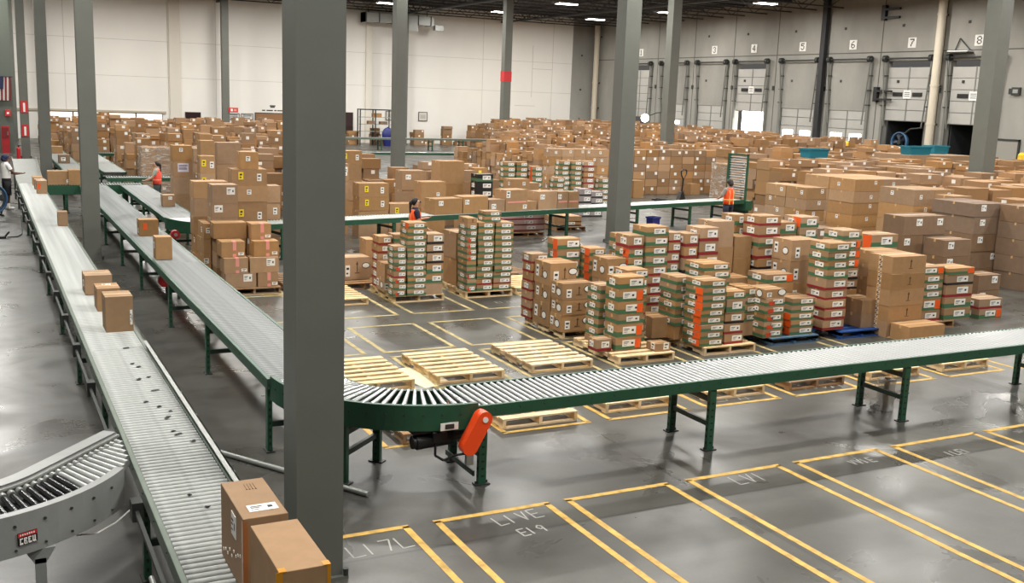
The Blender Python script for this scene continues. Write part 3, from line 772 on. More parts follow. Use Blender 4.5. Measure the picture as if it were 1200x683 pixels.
# --- row just beyond the conveyor
w = 'front green tower'
pallet(9.38,14.05,'worn pallet under the tower of green cartons, right of the oval-label load','wood')
stack(w, 9.0,9.5,13.69,14.08,PZ,1.34,'Go Go G Go Go G',[1,1.1,.75,1,1,1])
stack('small pile left of the front tower', 8.97,9.27,14.2,14.6,PZ,1.12,'P Gl Gl Gl Gl Gl Gl',[.8,1,1,1,1,1,1])
stack('pile hidden behind the front tower', 9.42,9.85,14.12,14.55,PZ,1.37,'G G G R G G G G')
stack('lying alone left of the front tower', 8.68,8.97,13.74,14.02,PZ,.33,'R')
stack('lying alone right of the front tower', 9.60,9.90,13.42,13.7,PZ,.27,'Pw')
stack('at back left of the orange-edged load', 10.08,10.50,14.25,14.72,PZ,.50,'Pz')
pallet(11.10,14.1,'pallet under the orange-edged green cartons','wood')
w = 'orange-edged pile at the conveyor'
stack(w, 10.50,10.98,13.45,13.95,PZ,1.25,'GO GO GO GO GO GO GO GO G')
stack('pile right of the orange-edged pile', 11.02,11.43,13.48,13.95,PZ,1.04,'R R B G G',[1,1,1.1,1.3,.8])
stack('pile left behind the orange-edged pile', 10.40,10.76,14.05,14.55,PZ,1.22,'P G G G G G G',[1.6,1,1,1,1,1,1])
stack('middle pile behind the orange-edged pile', 10.98,11.55,14.1,14.65,PZ,1.41,'P P R R G G G',[2,2,1.4,1.4,1,1,1])
pallet(12.68,14.28,'pale blue pallet under low green cartons','pale')
stack('front middle pile on the pale blue pallet', 11.98,12.42,13.62,14.1,PZ,1.0,'Gr Gr Gr Gr Gr Pd',[1,1,1,1,1,1.1])
stack('left pile on the pale blue pallet', 12.16-.45,12.07,13.90,14.4,PZ,.99,'P G G G G',[1.6,1,1,1,1])
stack('right pile on the pale blue pallet', 12.62,13.15,13.65,14.15,PZ,.80,'GO GO GO G G')
stack('pile behind on the pale blue pallet', 12.50,13.12,14.20,14.75,PZ,1.14,'P P P Go',[2,2,2,1.2])
stack('right behind the pale blue pallet', 13.34,14.02,14.56,15.1,PZ,1.69,'Pd Pd Pd Pd',[.9,1,1.05,1])
stack('left behind the pale blue pallet', 12.24,12.66,14.85,15.35,0,.98,'P P P')
pallet(14.32,14.3,'bright blue pallet under red and green cartons','blue')
stack('leaning pile at front of the bright blue pallet', 13.40,13.92,13.66,14.15,PZ+.03,1.76,'R R R R R G G G G',[1.2,1.1,1.1,1.1,1.2,1,1,1,1],lean=-.004)
stack('mixed pile behind on the bright blue pallet', 14.35,14.85,14.35,14.85,PZ,1.87,'P P B B Go Go Go G',[2,1.3,1,1.2,1,1,1,1])
stack('two-high pile at the right of the bright blue pallet', 14.38,14.82,13.72,14.25,PZ,.66,'P P')
stack('orange pile beside the zebra-taped tower', 14.90,15.2,14.0,14.4,0,.56,'GO GO GO GO')
stack('lone pile left behind the zebra-taped tower', 15.95,16.7,15.15,15.7,0,1.64,'P P P GO',[2,2,2,1.3])
for k,(xa,xb) in enumerate(((14.72,15.60),(15.64,16.4))):
    stack(('zebra-taped tower','column hidden behind the zebra-taped tower')[k], xa-.3*k,xb-.3*k,13.42+k*1.03,14.0+k*1.0,.0 if k == 0 else PZ,(1.50,1.42)[k],'Pzu Pzu Pzu Pzu Pzu' if k == 0 else 'P P P P P',[1,1,1.05,1,1.1])
stack('lying in front, right of the zebra-taped tower', 14.78,15.7,12.95,13.4,0,.29,'Pn')
w = 'pile right of the zebra-taped tower'
pallet(16.3,14.4,'pallet right of the zebra-taped tower','old')
stack(w, 15.84,16.52,13.78,14.3,PZ,1.20,'R Go G G G Go',[1.2,1.5,.9,.9,1,1])
stack('pile with the black-banded carton', 16.55,17.30,13.72,14.25,PZ,1.16,'G G R B Gon',[1.2,1.2,1.3,1.1,.7])
stack('low pile ending the green cartons', 17.93,18.62,14.0,14.5,0,.42,'Go R')
# --- second row beyond the conveyor
pallet(9.42,15.9,'yellowed pallet under the oval-label boxes','wood')
stack('front pile of the oval-label load', 8.82,9.44,15.16,15.56,PZ,.99,'Pdu Pdu Pdu',[1,.9,1])
stack('middle pile of the oval-label load', 8.82,9.40,15.58,16.20,PZ,.86,'Pdu Pdu',[1.3,1])
stack('big one on top of the oval-label load', 8.82,9.36,15.6,16.2,.86,1.27,'Pdu')
stack('thin pile at left rear of the oval-label load', 8.78,9.12,16.24,16.6,PZ,1.34,'R R R R R R R')
stack('rear right pile of the oval-label load', 9.82,10.17,15.95,16.4,PZ,1.45,'GO GO GO GO GO GO GO GO GO')
stack('rear middle pile of the oval-label load', 9.30,9.80,16.25,16.62,PZ,1.60,'P P GO GO GO GO',[2,2,1,1,1,1.2])
w = 'tall central pile'
pallet(10.95,15.9,'pallet under the tall red and green pile','wood')
stack(w, 10.54,11.02,15.22,15.7,PZ,1.92,'R R R R R R G G G G')
stack('pile left of the tall central pile', 10.20,10.52,15.25,15.7,PZ,1.77,'G G G B GO GO GO GO R',[1,1,1,1,1,1,1,1,1.3])
stack('orange-sided pile behind the tall pile', 10.60,11.05,16.15,16.55,PZ,1.66,'GO GO GO GO GO GO GO GO GO')
stack('oval-label pile left behind the front tower', 9.76,10.16,15.25,15.75,PZ,1.37,'P P Pd',[1.2,1,1])
stack('narrow pile right of the tall central pile', 11.05,11.32,15.25,15.6,PZ,1.80,'P R R GO GO GO R R R')
stack('pile of red-banded cartons before the zebra pile', 11.70,12.14,15.2,15.65,PZ,1.88,'P P R R R R',[2,2,1.4,1.4,1.4,1.4])
stack('black and red pile left of the zebra pile', 11.36,11.66,15.2,15.62,PZ,1.78,'P B R B R R',[2,1.2,1.4,1.4,1.1,1.2])
stack('tall zebra pile in the middle', 12.18,12.66,15.42,15.95,0,1.96,'Pz Pz Pz Pz')
stack('second zebra pile in the middle', 12.70,13.12,15.42,15.95,0,1.66,'Pz Pz Pz Pz')
stack('red and green pile behind the pale blue pallet', 13.18,13.72,15.32,15.8,0,2.05,'P R R R B R G R R',[2,1,1,1,1,1.1,.9,1.1,.9])
stack('small green pile behind the pale blue pallet', 13.02,13.36,15.86,16.3,0,2.02,'P P P G G G',[2,2,2,1,1,1])
stack('green pile before the big brown block', 14.28,14.75,15.4,15.9,0,2.0,'P P G G G G GO',[2,2,1,1,1,1,1])
stack('second green pile before the big brown block', 13.80,14.24,15.45,15.9,0,1.90,'P P G G G G',[2,2,1.2,1,1,1])
# --- row of green-banded loads, farther back
pallet(7.74,19.72,'pallet under the leftmost green-banded load','wood')
w = 'tallest pile of the leftmost banded load'
stack(w, 7.46,7.87,18.97,19.4,PZ,1.60,'G G G G G G G G G G G GO')
stack('front left pile of the leftmost banded load', 7.18,7.44,18.96,19.35,PZ,1.14,'Gr G Gr R Gr G G G')
stack('black-banded pile of the leftmost banded load', 7.88,8.25,19.0,19.45,PZ,1.36,'P G G B B B',[1.3,1.1,1.3,1.2,1.1,1.2])
stack('tall boxes at left of the leftmost banded load', 7.16,7.42,19.45,19.95,PZ,.72,'Pd P')
stack('red pile behind in the leftmost banded load', 7.22,7.50,20.0,20.4,PZ,1.20,'R R R R R R')
stack('green pile behind in the leftmost banded load', 7.53,7.85,19.9,20.3,PZ,1.24,'G G G G G G G')
stack('brown pile left behind the leftmost banded load', 7.42,7.66,21.3,21.8,PZ,.95,'P P')
pallet(7.15,21.3,'dark pallet carrying one box with an oval label','old')
stack('alone on the dark pallet, left of the banded loads', 6.75,7.40,21.0,21.5,PZ,.62,'Pdu')
pallet(9.32,19.75,'pallet under the square green-banded load','wood')
stack('left pile of the square green load', 8.78,9.0,19.03,19.5,PZ,1.66,'Gr Gn Gr Gn Gn Gr Gr Gr Gr G G Pu')
stack('middle pile of the square green load', 9.02,9.39,19.04,19.5,PZ,1.56,'G P G G G G G G G G G'.replace('P','R'))
stack('right pile of the square green load', 9.42,9.84,19.05,19.5,PZ,1.55,'G R G G G G G G G G G')
stack('two on top of the square green load', 9.20,9.58,19.1,19.45,1.565,1.78,'G G')
stack('brown pile left of the square green load', 8.84,9.2,19.7,20.4,PZ,1.27,'Pn Pn')
stack('rear block of the square green load', 9.25,9.85,19.6,20.3,PZ,1.5,'P P P',hide=True)
# ------------------------------------------------------------------ boxes riding on conveyors
def lone(label, x0, x1, y0, y1, h, marks=(), z=ZT, rz=0, body=None, group='boxes riding on the conveyors'):
    W, D = x1-x0, y1-y0
    o = carton('cardboard_box','box',label,group,((x0+x1)/2,(y0+y1)/2),W,D,h,z+.001,None,marks,rz,body); NB[1] += 1
    return o
b1 = lone('big brown carton with a white label on top, rear of the two nearest', 1.375,1.665,6.25,6.93,.52,[('w','T',.05,-.28,.19,.11),('w','L',-.1,.22,.13,.16)])
for k in range(4): stick(b1,'u','T',.05-.0+k*.07-.08,.3,.012,.12,(.29,.68,.52))
am = MB().box((-.1455,-.3405,0),(-.115,-.339,.5), mat('wet_tape',(168,104,58),.3)).box((-.1465,-.3405,0),(-.144,-.30,.5), MATS['wet_tape']); build(am,'corner_tape',b1)
def perforations(o, D, h, W, n):
    mb = MB()
    for k in range(n):
        t = (k+.5)/n; mb.cbox((-W/2-.002,-D*.42+D*.84*(1-t),h*(.12+.34*t)+.02*math.sin(k*9)),(.004,.016,.018), white_p)
    build(mb,'glue_mark',o)
perforations(b1,.68,.52,.29,9)
b2 = lone('big brown carton with amber taped corners, nearest the camera', 1.40,1.70,5.45,6.16,.51)
am = MB()
for s in (-1,1):
    am.box((s*.151-.02,-.3565,.12),(s*.151+.02 if s < 0 else s*.15,-.355,.51), amber_tape); am.box((s*.13-.022,-.3565,.508),(s*.13+.022,-.30,.5125), amber_tape); am.box((s*.1515-.001,-.356,.12),(s*.1515+.001,-.33,.51), amber_tape)
build(am,'corner_tape',b2); perforations(b2,.71,.51,.30,7)
for o in (b1,b2):
    D_ = .68 if o is b1 else .71; W_ = .29 if o is b1 else .30; h_ = .52 if o is b1 else .51
    o.data = MB().box((-W_/2,-D_/2,0),(W_/2,D_/2,h_), kraft).mesh('carton')
    bv = o.modifiers.new('b','BEVEL'); bv.width = .004; bv.segments = 2; bv.limit_method = 'ANGLE'
lone('tall brown carton, front of the three bunched on the aisle conveyor', 1.37,1.71,14.12,14.55,.47,[('w','F',.42,-.1,.03,.2)])
lone('middle carton of the three bunched, with an orange sticker', 1.40,1.71,15.5,15.95,.33,[('o','F',-.1,.1,.07,.14),('w','T',0,.2,.12,.08)])
lone('rear carton of the three bunched on the aisle conveyor', 1.35,1.74,16.8,17.3,.30,[('w','L',0,0,.1,.1)])
lone('small upright carton alone at the aisle conveyor edge', 1.52,1.72,25.2,25.5,.32)
lone('front brown carton with an orange sticker near the capped worker', 1.45,1.72,32.65,33.1,.37,[('o','F',-.3,.1,.07,.15),('w','T',0,0,.14,.1)])
lone('flat brown carton second in line near the capped worker', 1.45,1.74,33.9,34.4,.30,[('w','T',.1,.0,.12,.1)])
lone('flat brown carton third in line near the capped worker', 1.46,1.74,35.2,35.8,.26)
lone('long brown carton lying on the linking conveyor', 1.9,2.6,35.5,36.0,.42,[('s','F',.35,-.25,.12,.1)])
lone('brown carton beside the thick column on the linking conveyor', 2.5,2.98,35.42,35.9,.46)
lone('brown carton with orange sticker, rear of two on the second conveyor', 2.99,3.38,23.2,23.6,.35,[('o','F',-.2,.1,.08,.14),('w','L',0,-.2,.1,.1)])
lone('upright brown carton, front of two on the second conveyor', 2.85,3.14,19.95,20.3,.42,[('w','L',.1,.1,.1,.12)])
lone('brown carton alone on the third conveyor', 4.33,4.64,28.8,29.2,.31,[('w','F',.1,.25,.1,.08)])
lone('small dark carton with white label on the feeder conveyor', 2.75,3.15,43.6,44.1,.32,[('s','F',-.1,.0,.16,.14)],z=.98,body=kraft_dark)
lone('crumpled brown carton far up the feeder conveyor', 2.75,3.3,49.5,50.1,.3,z=.98)
# on the skewed conveyor
u = Vector((math.cos(AX), math.sin(AX))); nrm = Vector((-u.y,u.x)); o0 = Vector((5.75+1.75*math.sin(AX),26.4-1.75*math.cos(AX)))
for k,(s0,L,D,h,lab,mk) in enumerate(((5.0,.92,.5,.42,'first long brown carton by the worker with glasses',[('w','F',-.28,.22,.15,.13)]),(5.96,.86,.5,.45,'second long brown carton on the skewed conveyor',[('w','F',-.35,.18,.14,.13)]),
    (6.86,.57,.5,.34,'third brown carton with white label, lower than neighbours',[('w','F',-.2,-.05,.16,.14)]),(7.45,.80,.55,.60,'tall brown carton with pink tape band on the skewed conveyor',[('k','F',0,-.08,.7,.05),('s','F',-.4,.3,.14,.2),('s','F',.38,-.32,.14,.12)]),
    (8.28,.36,.45,.24,'small yellowish carton beside the tall pink-taped one',[]),(8.70,.72,.5,.52,'brown carton with amber band, third from conveyor middle',[('w','F',-.3,.2,.17,.14)]),(9.44,.42,.5,.50,'brown carton with pink marks beside the amber-banded one',[('w','F',-.3,.2,.14,.14),('k','F',0,-.1,.34,.05)]),(9.88,.42,.5,.48,'last brown carton with pink marks on the skewed conveyor',[('k','F',0,-.1,.36,.05)]))):
    c = o0+u*(s0+L/2)+nrm*.45
    NB[1] += 1; carton('cardboard_box','box',lab,'boxes riding on the conveyors',c,L,D,h,ZT+.001,None,mk,AX)
# ------------------------------------------------------------------ the tall load beside the third conveyor
dk = pallet(4.83,21.35,'dark pallet under the pink-taped brown load','old')
w = 'pink-taped load'
G1 = 'pink-taped brown boxes'
stack('bottom front left of the pink-taped load', 4.28,4.90,20.75,21.2,PZ,.42,'PW',group=G1,jit=.004)
stack('bottom front right of the pink-taped load', 4.92,5.34,20.72,21.2,PZ,.42,'Pk',group=G1,jit=.004)
stack('second tier left of the pink-taped load', 4.26,4.75,20.80,21.25,.42,.73,'Pk',group=G1,jit=.004)
stack('second tier right of the pink-taped load', 4.77,5.36,20.76,21.2,.42,.73,'PW',group=G1,jit=.004)
stack('third tier left of the pink-taped load', 4.24,4.72,20.95,21.4,.73,1.04,'Pk',group=G1,jit=.004)
stack('third tier right of the pink-taped load', 4.88,5.40,20.9,21.3,.73,1.04,'Pk',group=G1,jit=.004)
stack('big one topping the pink-taped load', 4.20,4.88,21.45,21.9,1.04,1.36,'P',group=G1,jit=.004)
stack('topmost right of the pink-taped load', 4.90,5.32,21.2,21.7,1.04,1.36,'Pk',group=G1,jit=.004)
stack('rear core of the pink-taped load', 4.25,4.85,21.45,21.95,PZ,1.04,'P P P',hide=True,group=G1)
stack('rear right core of the pink-taped load', 4.87,5.35,21.5,21.95,PZ,1.04,'P P P',hide=True,group=G1)
stack('tower just behind the pink-taped load', 4.30,4.84,22.1,22.6,PZ,2.08,'P P P P PW PW',[1,1,1,1,1,1.3],group=G1)
stack('narrow side pile left of the tower', 4.08,4.235,21.9,22.6,0,1.30,'Pw Pw P Pw',group=G1)
pallet(4.6,22.9,'pallet under the tower behind the pink-taped load','old')
G2 = 'brown boxes around the tall tower'
stack('bulging pile left behind the tower', 4.2,4.95,23.6,24.1,0,2.02,'P Pw P P P',[1,1,1,1,.9],group=G2)
stack('wide pile right of the tower', 5.12,5.92,23.9,24.4,0,2.27,'P PW Py Pw Py',[1.2,.7,1.4,.8,.8],group=G2)
stack('capping the wide pile right of the tower', 5.3,5.72,23.95,24.35,2.275,2.66,'Pw',group=G2)
stack('pile straight behind the tower', 4.95,5.5,31,31.5,0,2.4,'P P P Pp Pw',[1,1,1,.9,.9],group=G2)
stack('pile behind the wide pile', 5.15,5.55,28.0,28.4,0,2.30,'P P P Py Py',group=G2)
stack('pile at right end of the tower group', 6.15,6.75,25.95,26.4,0,1.7,'P Pw Py Pw',group=G2)
stack('lone pile beside the near column', 6.22,6.65,27.4,27.9,0,2.05,'P P P Pw',group=G2)
stack('tall narrow pile behind the tower group', 5.55,5.95,30.0,30.5,0,2.6,'P P P P P',group=G2)
stack('brown pile beyond the tower group', 6.2,6.9,31.0,31.6,0,2.5,'P P P P',group=G2)
# ------------------------------------------------------------------ mixed boxes beyond the skewed conveyor (right of the near column)
G3 = 'mixed boxes beyond the skewed conveyor'
stack('pair at the edge of the near column', 8.1,8.75,26.4+1.0,28.0,0,1.42,'P P P',group=G3)
stack('yellow-tagged pile just behind the conveyor', 9.55,10.45,28.1,28.7,0,1.55,'P P Py Py',[1,1,1,1],group=G3)
stack('pile left of the yellow-tagged pile', 9.05,9.5,28.9,29.4,0,2.05,'P P Pw PyW',group=G3)
stack('low pile in front of the brown pair', 10.5,11.4,28.2,28.7,0,.95,'P Py',group=G3)
stack('big tagged pile behind left', 9.2,10.0,31.5,32.1,0,2.2,'P P P PW',group=G3)
stack('tagged pile right of the big pile', 10.15,10.9,31.8,32.4,0,2.25,'P P P Py',[1.3,1.3,1,.8],group=G3)
stack('wide box pile behind the worker with glasses', 11.5,12.3,29.8,30.4,0,1.78,'P P PW',group=G3)
stack('pile with a big upright box', 11.6,12.4,28.5,29.1,0,1.55,'P Pw',[1,1.7],group=G3)
stack('tall pair right of the upright box', 12.9,13.75,30.2,30.9,0,2.05,'P P P',[1,1.2,1.2],group=G3)
stack('low pile by the middle of the skewed conveyor', 13.0,13.9,28.7,29.2,0,1.1,'P Pw',group=G3)
stack('brown pile by the black dotted stack', 15.0,15.7,29.4,29.9,0,1.55,'P P Pw',group=G3)
stack('small brown pile beyond the pink-taped carton', 15.9,16.5,30.2,30.7,0,1.35,'P P',group=G3)
# dark stack with rows of white labels
stack('dark stack with white labels beyond the skewed conveyor', 13.75,14.30,29.2,29.7,0,1.72,'B B B B B B G',body=black_m,group='dark cartons')
G4 = 'small green cartons in the middle distance'
for k,(x,y,n,zt,t) in enumerate(((17.3,34.4,9,1.75,'G'),(17.8,34.4,9,1.75,'G'),(18.35,34.2,8,1.6,'GO'),(20.1,35.2,9,1.75,'G'),(20.6,35.1,9,1.75,'G'),(21.1,35.0,8,1.75,'R'),(19.2,34.0,6,1.2,'G'),(21.75,34.9,5,1.1,'G'))):
    stack('%s pile of the distant green cartons' % (ORD[k+1]), x,x+.46,y,y+.42,0,zt,' '.join([t]*n),group=G4)
for k,(x,y,zt) in enumerate(((16.4,32.2,.95),(16.95,32.3,.9),(18.9,31.6,1.0),(19.4,31.6,.9))):
    stack('%s low pile of dark-striped cartons beyond the conveyor' % ORD[k+1], x,x+.5,y,y+.5,0,zt,'B B B B',group='dark-striped cartons',body=mat('carton_grey',(150,140,140),.7))
# under the skewed conveyor
stack('pink and white cartons under the skewed conveyor', 13.9,15.3,27.6,28.3,PZ,.65,'R R R',body=mat('carton_rose',(206,176,170),.7),group='cartons under the skewed conveyor')
pallet(14.6,28.0,'pallet with pink and white cartons under the skewed conveyor','old')
pallet(16.6,28.9,'pallet of flat cartons beside the grey column','old')
stack('flat cartons beside the grey column', 16.1,17.1,28.4,29.2,PZ,.45,'B P',group='cartons under the skewed conveyor')
# ------------------------------------------------------------------ neat brown blocks on the far side
def block(where, X0, X1, Y0, Y1, nx, ny, hs, tok='Pw', group=None, body=None, z0=.0, rz=.006, far=False):
    """a squared block of cartons: each one seen on the front, the left end or the top is its own thing"""
    nz = len(hs); f = 1; dx = (X1-X0)/nx; dy = (Y1-Y0)/ny; z = z0
    cols = ['left','second','third','fourth','fifth','sixth','seventh','eighth','ninth','tenth','eleventh','twelfth']
    for k, h in enumerate(hs):
        for i in range(nx):
            for j in range(ny):
                xa, xb, ya, yb = X0+i*dx, X0+(i+1)*dx, Y0+j*dy, Y0+(j+1)*dy
                if far or (i and j and k < nz-1): MASS.append((xa+.01,xb-.01,ya+.01,yb-.01,z,z+h-.01)); continue
                b, st, ex = tok_style(tok, dx, dy, h); NB[1] += 1
                tier = 'bottom tier' if k == 0 else 'top tier' if k == nz-1 else ORD[k+1]+' tier'
                place = (cols[i]+' column' if nx > 1 else '')+(', '+('front' if j == 0 else 'rear' if j == ny-1 else 'middle')+' row' if ny > 1 else '')
                lab = 'brown box, %s, %s of %s' % (tier, place.strip(', '), where)
                carton('cardboard_box','box',lab,group or where,((xa+xb)/2+rng.uniform(-.012,.012),(ya+yb)/2+rng.uniform(-.012,.012)),dx-.012,dy-.012,h-.006,z,None,st,rng.uniform(-rz,rz),body)
        z += h
kd = kraft_dark
block('the block behind bright blue pallet', 20.55,21.3,22.05,23.75,1,2,[.33,.33,.33,.3,.3,.33],tok='Pw')
block('the largest squared block', 22.9,25.2,22.6,24.7,2,2,[.34,.34,.36,.36,.34,.36])
block('the block right of the largest', 21.8,23.3,19.4,20.6,2,1,[.42,.42,.42,.42,.42])
block('the twin-label dark block', 17.75,19.05,16.0,16.6,2,1,[.52,.52,.42,.42],tok='PW',body=kd)
block('the single dark pile', 18.14,18.95,15.2,15.75,1,1,[.38,.36,.36,.36],tok='PW',body=kd)
block('the tall dark wall', 21.2,22.35,17.0,18.3,1,1,[.42,.42,.42,.42,.32],tok='PW',body=kd)
block('the rightmost dark wall', 22.0,23.5,16.0,16.95,1,1,[.4,.4,.4,.4,.4],tok='PW',body=kd)
block('the low dark pair', 18.95,19.65,14.9,15.4,1,1,[.38,.34],tok='PW',body=kd)
block('the slim block beside the dark wall', 22.2,22.9,18.5,19.1,1,1,[.4,.4,.4,.4,.42],tok='P')
# tan wall of boxes beyond the walkway
block('the tan wall left of the grey column', 20.6,23.4,36.9,37.5,5,1,[.36,.36,.36,.36,.36,.32],tok='Pw',rz=.02)
block('the tan wall right of the grey column', 25.6,31.6,39.3,40,9,1,[.34,.34,.34,.34,.34,.3],far=True)
for (x0,x1,y0,y1,z1,lab) in ((23.5,24.1,37.2,37.7,.45,'small box lying before the tan wall, beside the column'),(29.0,29.5,39.0-.4,39.1,.5,'lone box before the tan wall, by the pallet jack'),(25.2,25.7,37.6,38.1,.75,'box at the foot of the tan wall behind the column')):
    lone(lab,x0,x1,y0,y1,z1,z=0,group='boxes before the tan wall')
# ------------------------------------------------------------------ the mass of boxes too many and too small to count
HEAP = []
def heap(X0, X1, Y0, Y1, zlo, zhi, sx=.6, sy=.55, sh=.38, gapx=.02, fill=1.0, cond=None, aisle=None):
    nx = max(1,int((X1-X0)/sx)); ny = max(1,int((Y1-Y0)/sy)); dx = (X1-X0)/nx; dy = (Y1-Y0)/ny
    for i in range(nx):
        for j in range(ny):
            x = X0+i*dx; y = Y0+j*dy
            if aisle and (j % aisle) == aisle-1: continue
            if cond and not cond(x+dx/2, y+dy/2): continue
            if rng.random() > fill: continue
            zt = rng.uniform(zlo-.15, zhi+.1); z = 0
            while z < zt-.12:
                h = sh*rng.uniform(.7,1.25); a = rng.uniform(0,.14)*sx; b = rng.uniform(0,.2)*sy
                HEAP.append((x+a,x+dx-gapx-a*rng.random(),y+b,y+dy-gapx,z,min(z+h,zt))); z += h+.004
heap(20.6,24,37.85,45,1.7,2.15,sx=.48,sy=.5,sh=.34); heap(25.6,33,40.1,47,1.75,2.2,aisle=7,sx=.5,sy=.5,sh=.34)
heap(23,28,45,56,1.7,2.4,sx=.5,sy=.5,sh=.34,cond=lambda x,y: x > .49*y,aisle=6); heap(28,43.5,47,56,1.6,2.6,sx=.55,sy=.55,aisle=6); heap(28.5,44,56.5,66,2.0,2.7,cond=lambda x,y: x > .49*y,aisle=6)
heap(33,43,41,46.5,2,2.6,aisle=6); heap(35,45,66.5,73,1.9,2.5,aisle=5)
heap(29.5,43,33.5,40.5,1.7,2.3,sx=.7,sy=.7,aisle=5,cond=lambda x,y: x > 33 or y < 38); heap(26,42,25.5,33,1.85,2.15,sx=.85,sy=.7,sh=.4,aisle=5)
heap(25.8,40,20.5,25,1.8,2.12,sx=.85,sy=.7,sh=.4,aisle=4); heap(23.6,38,14.5,20,1.8,2.1,sx=.85,sy=.7,sh=.42,aisle=4)
heap(19.5,20.4,20.5,21.2,1.0,1.4,sx=.5)
# left rear quarter
heap(6.6,9.6,33.5,40,1.0,2.0,sx=.62,fill=.75,cond=lambda x,y: x < .30*y-1.4)
heap(5.4,12,42.5,51,.9,2.3,sx=.56,sy=.55,aisle=5,fill=.8,cond=lambda x,y: x < .285*y); heap(5.0,15,52.6,64,.9,2.4,sx=.58,sy=.55,aisle=5,fill=.82,cond=lambda x,y: x < .27*y)
heap(3.6,19,65,78,.7,1.75,sx=.7,sy=.7,aisle=6,fill=.8,cond=lambda x,y: x < .265*y)
heap(3.9,4.6,53,62,1.2,2.2,sx=.6,aisle=6); heap(6.9,8.2,38.9,40.8,.9,1.7,sx=.55)
# centre rear
heap(12.4,14.4,32.0,36,.7,1.6,sx=.6,fill=.7); heap(14.4,16.3,32.6,38,.6,1.5,sx=.6,fill=.75); heap(15,20,37.5,41,.5,1.3,sx=.62,fill=.5,aisle=4)
heap(9.4,12.2,33,37,1.2,2.0,sx=.66,fill=.8); heap(23,24.5,49,52,.6,1.4,sx=.6,fill=.5); heap(20.9,22,45,46.5,.4,1.5,fill=.5)
heap(13.5,14.6,44,47,.8,1.8,fill=.6)
heap(26,38,79.2,80.4,.5,1.5,sx=.9,fill=.55); heap(36.5,46,74,80,1.4,2.2,sx=.8,sy=.8,aisle=4)
# stretch film round some loads
EXC = []
KEEP = len(MASS)
def wrap(x0,x1,y0,y1,z0,z1,label):
    mb = MB(); n = 12; pts = []
    def ring(z, e):
        return [(x0-e,y0-e,z),(x1+e,y0-e,z),(x1+e,y1+e,z),(x0-e,y1+e,z)]
    lv = [z0+(z1-z0)*k/6 for k in range(7)]
    vs = []
    EXC.append((x0-.1,x1+.1,y0-.1,y1+.1))
    for k, z in enumerate(lv): vs += ring(z, .03+rng.uniform(0,.03))
    fs = []
    for k in range(6):
        for q in range(4): fs.append((k*4+q,k*4+(q+1)%4,(k+1)*4+(q+1)%4,(k+1)*4+q))
    mb.add(vs, fs, film); fs = [(24,25,26,27)]
    o = build(mb,'stretch_wrap'); tag(o,label,'plastic film'); return o
def wrapped(x0,x1,y0,y1,z1,nx,nz,where):
    for i in range(nx):
        dx = (x1-x0)/nx
        stack(where+(', %s pile' % ('left','middle','right')[i]) if nx > 1 else where, x0+i*dx+.005, x0+(i+1)*dx-.005, y0, y1, 0, z1, ' '.join(['P']*nz), hide=True)
    wrap(x0,x1,y0,y1,.05,z1+.03,'clear stretch film round '+where)
wrapped(28.4,29.6,32.3,33.2,1.85,2,5,'the load behind the raised roller gate')
wrapped(29.9,31.4,31.9,32.9,1.9,2,5,'the load right of the raised gate')
wrapped(26.9,28.0,33.6,34.4,1.75,2,5,'the load left of the raised gate')
wrapped(5.5,6.5,41.3,42.2,1.75,2,5,'the grey load behind the pink-vested worker')
wrapped(6.9,7.7,39.1,40.0,1.9,1,6,'the narrow load right of the pink-vested worker')
wrapped(7.9,8.7,39.1,39.9,1.85,1,6,'the load beside the narrow wrapped one')
# keep the mass clear of columns, conveyors, people and loads
for x,y in ((16.6,43.6),(16.6,79.6),(30.9,61.7),(30.9,79.9),(30.9,43.4),(31.9,25.55),(2.3,61.2),(2.3,78.6)): EXC.append((x-.5,x+.5,y-.5,y+.5))
EXC += [(3.5,12.3,37.7,39.0),(2.5,3.6,40,55.4),(3.8,4.9,39.4,49.2),(4.5,10.3,51.2,52.4),(20.8,39.2,71.2,72.9),(16.3,25,53.8,54.9),(24.4,29.4,54.4,55.5),(28.1,29.1,58.4,59.4),(26.8,27.8,51.5,52.5),(21.2,22.3,26.3,27.4),(3.9,24.5,23.8,29.5),
        (22.8,25.3,22.5,24.8),(20.5,21.35,22,23.8),(21.7,23.4,19.3,20.7),(17.7,19.1,15.9,16.7),(21.1,22.45,16.9,18.4),(21.9,23.6,16.2,17.3),(22.1,23,18.4,19.2),(37.2,41.6,33.5,35.9),(30.8,32.2,33.1,34.0),(25.5,26.5,34.6,36.6)]
EXC += FOOT
def clear(b, big):
    for (a0,a1,b0,b1) in EXC:
        if b[0] < a1 and b[1] > a0 and b[2] < b1 and b[3] > b0: return False
    return True
MASS += [b for b in HEAP if clear(b, 1)]
mb = MB()
for (x0,x1,y0,y1,z0,z1) in MASS:
    mb.box((x0,y0,z0),(x1,y1,z1), kraft_mass)
    ax = (x0+x1)/2
    if rng.random() < .62 and y0 > 20:
        s = min(.13,(x1-x0)*.25); lx = rng.uniform(x0+.02, x1-s-.02); lz = z0+(z1-z0)*rng.uniform(.4,.6)
        mb.box((lx,y0-.004,lz),(lx+s,y0,lz+min(.13,(z1-z0)*.4)), white_p if rng.random() < .93 or x0 > 18 else yellow_p)
    if rng.random() < .22:
        s = min(.15,(y1-y0)*.3); ly = rng.uniform(y0+.02, y1-s-.02); lz = z0+(z1-z0)*rng.uniform(.3,.55)
        mb.box((x0-.004,ly,lz),(x0,ly+s,lz+min(.13,(z1-z0)*.4)), white_p)
o = build(mb,'cardboard_boxes'); o['kind'] = 'stuff'; o['label'] = 'distant mass of stacked brown boxes filling the warehouse'; o['category'] = 'boxes'
print('banded',NB[0],'plain',NB[1],'mass',len(MASS))
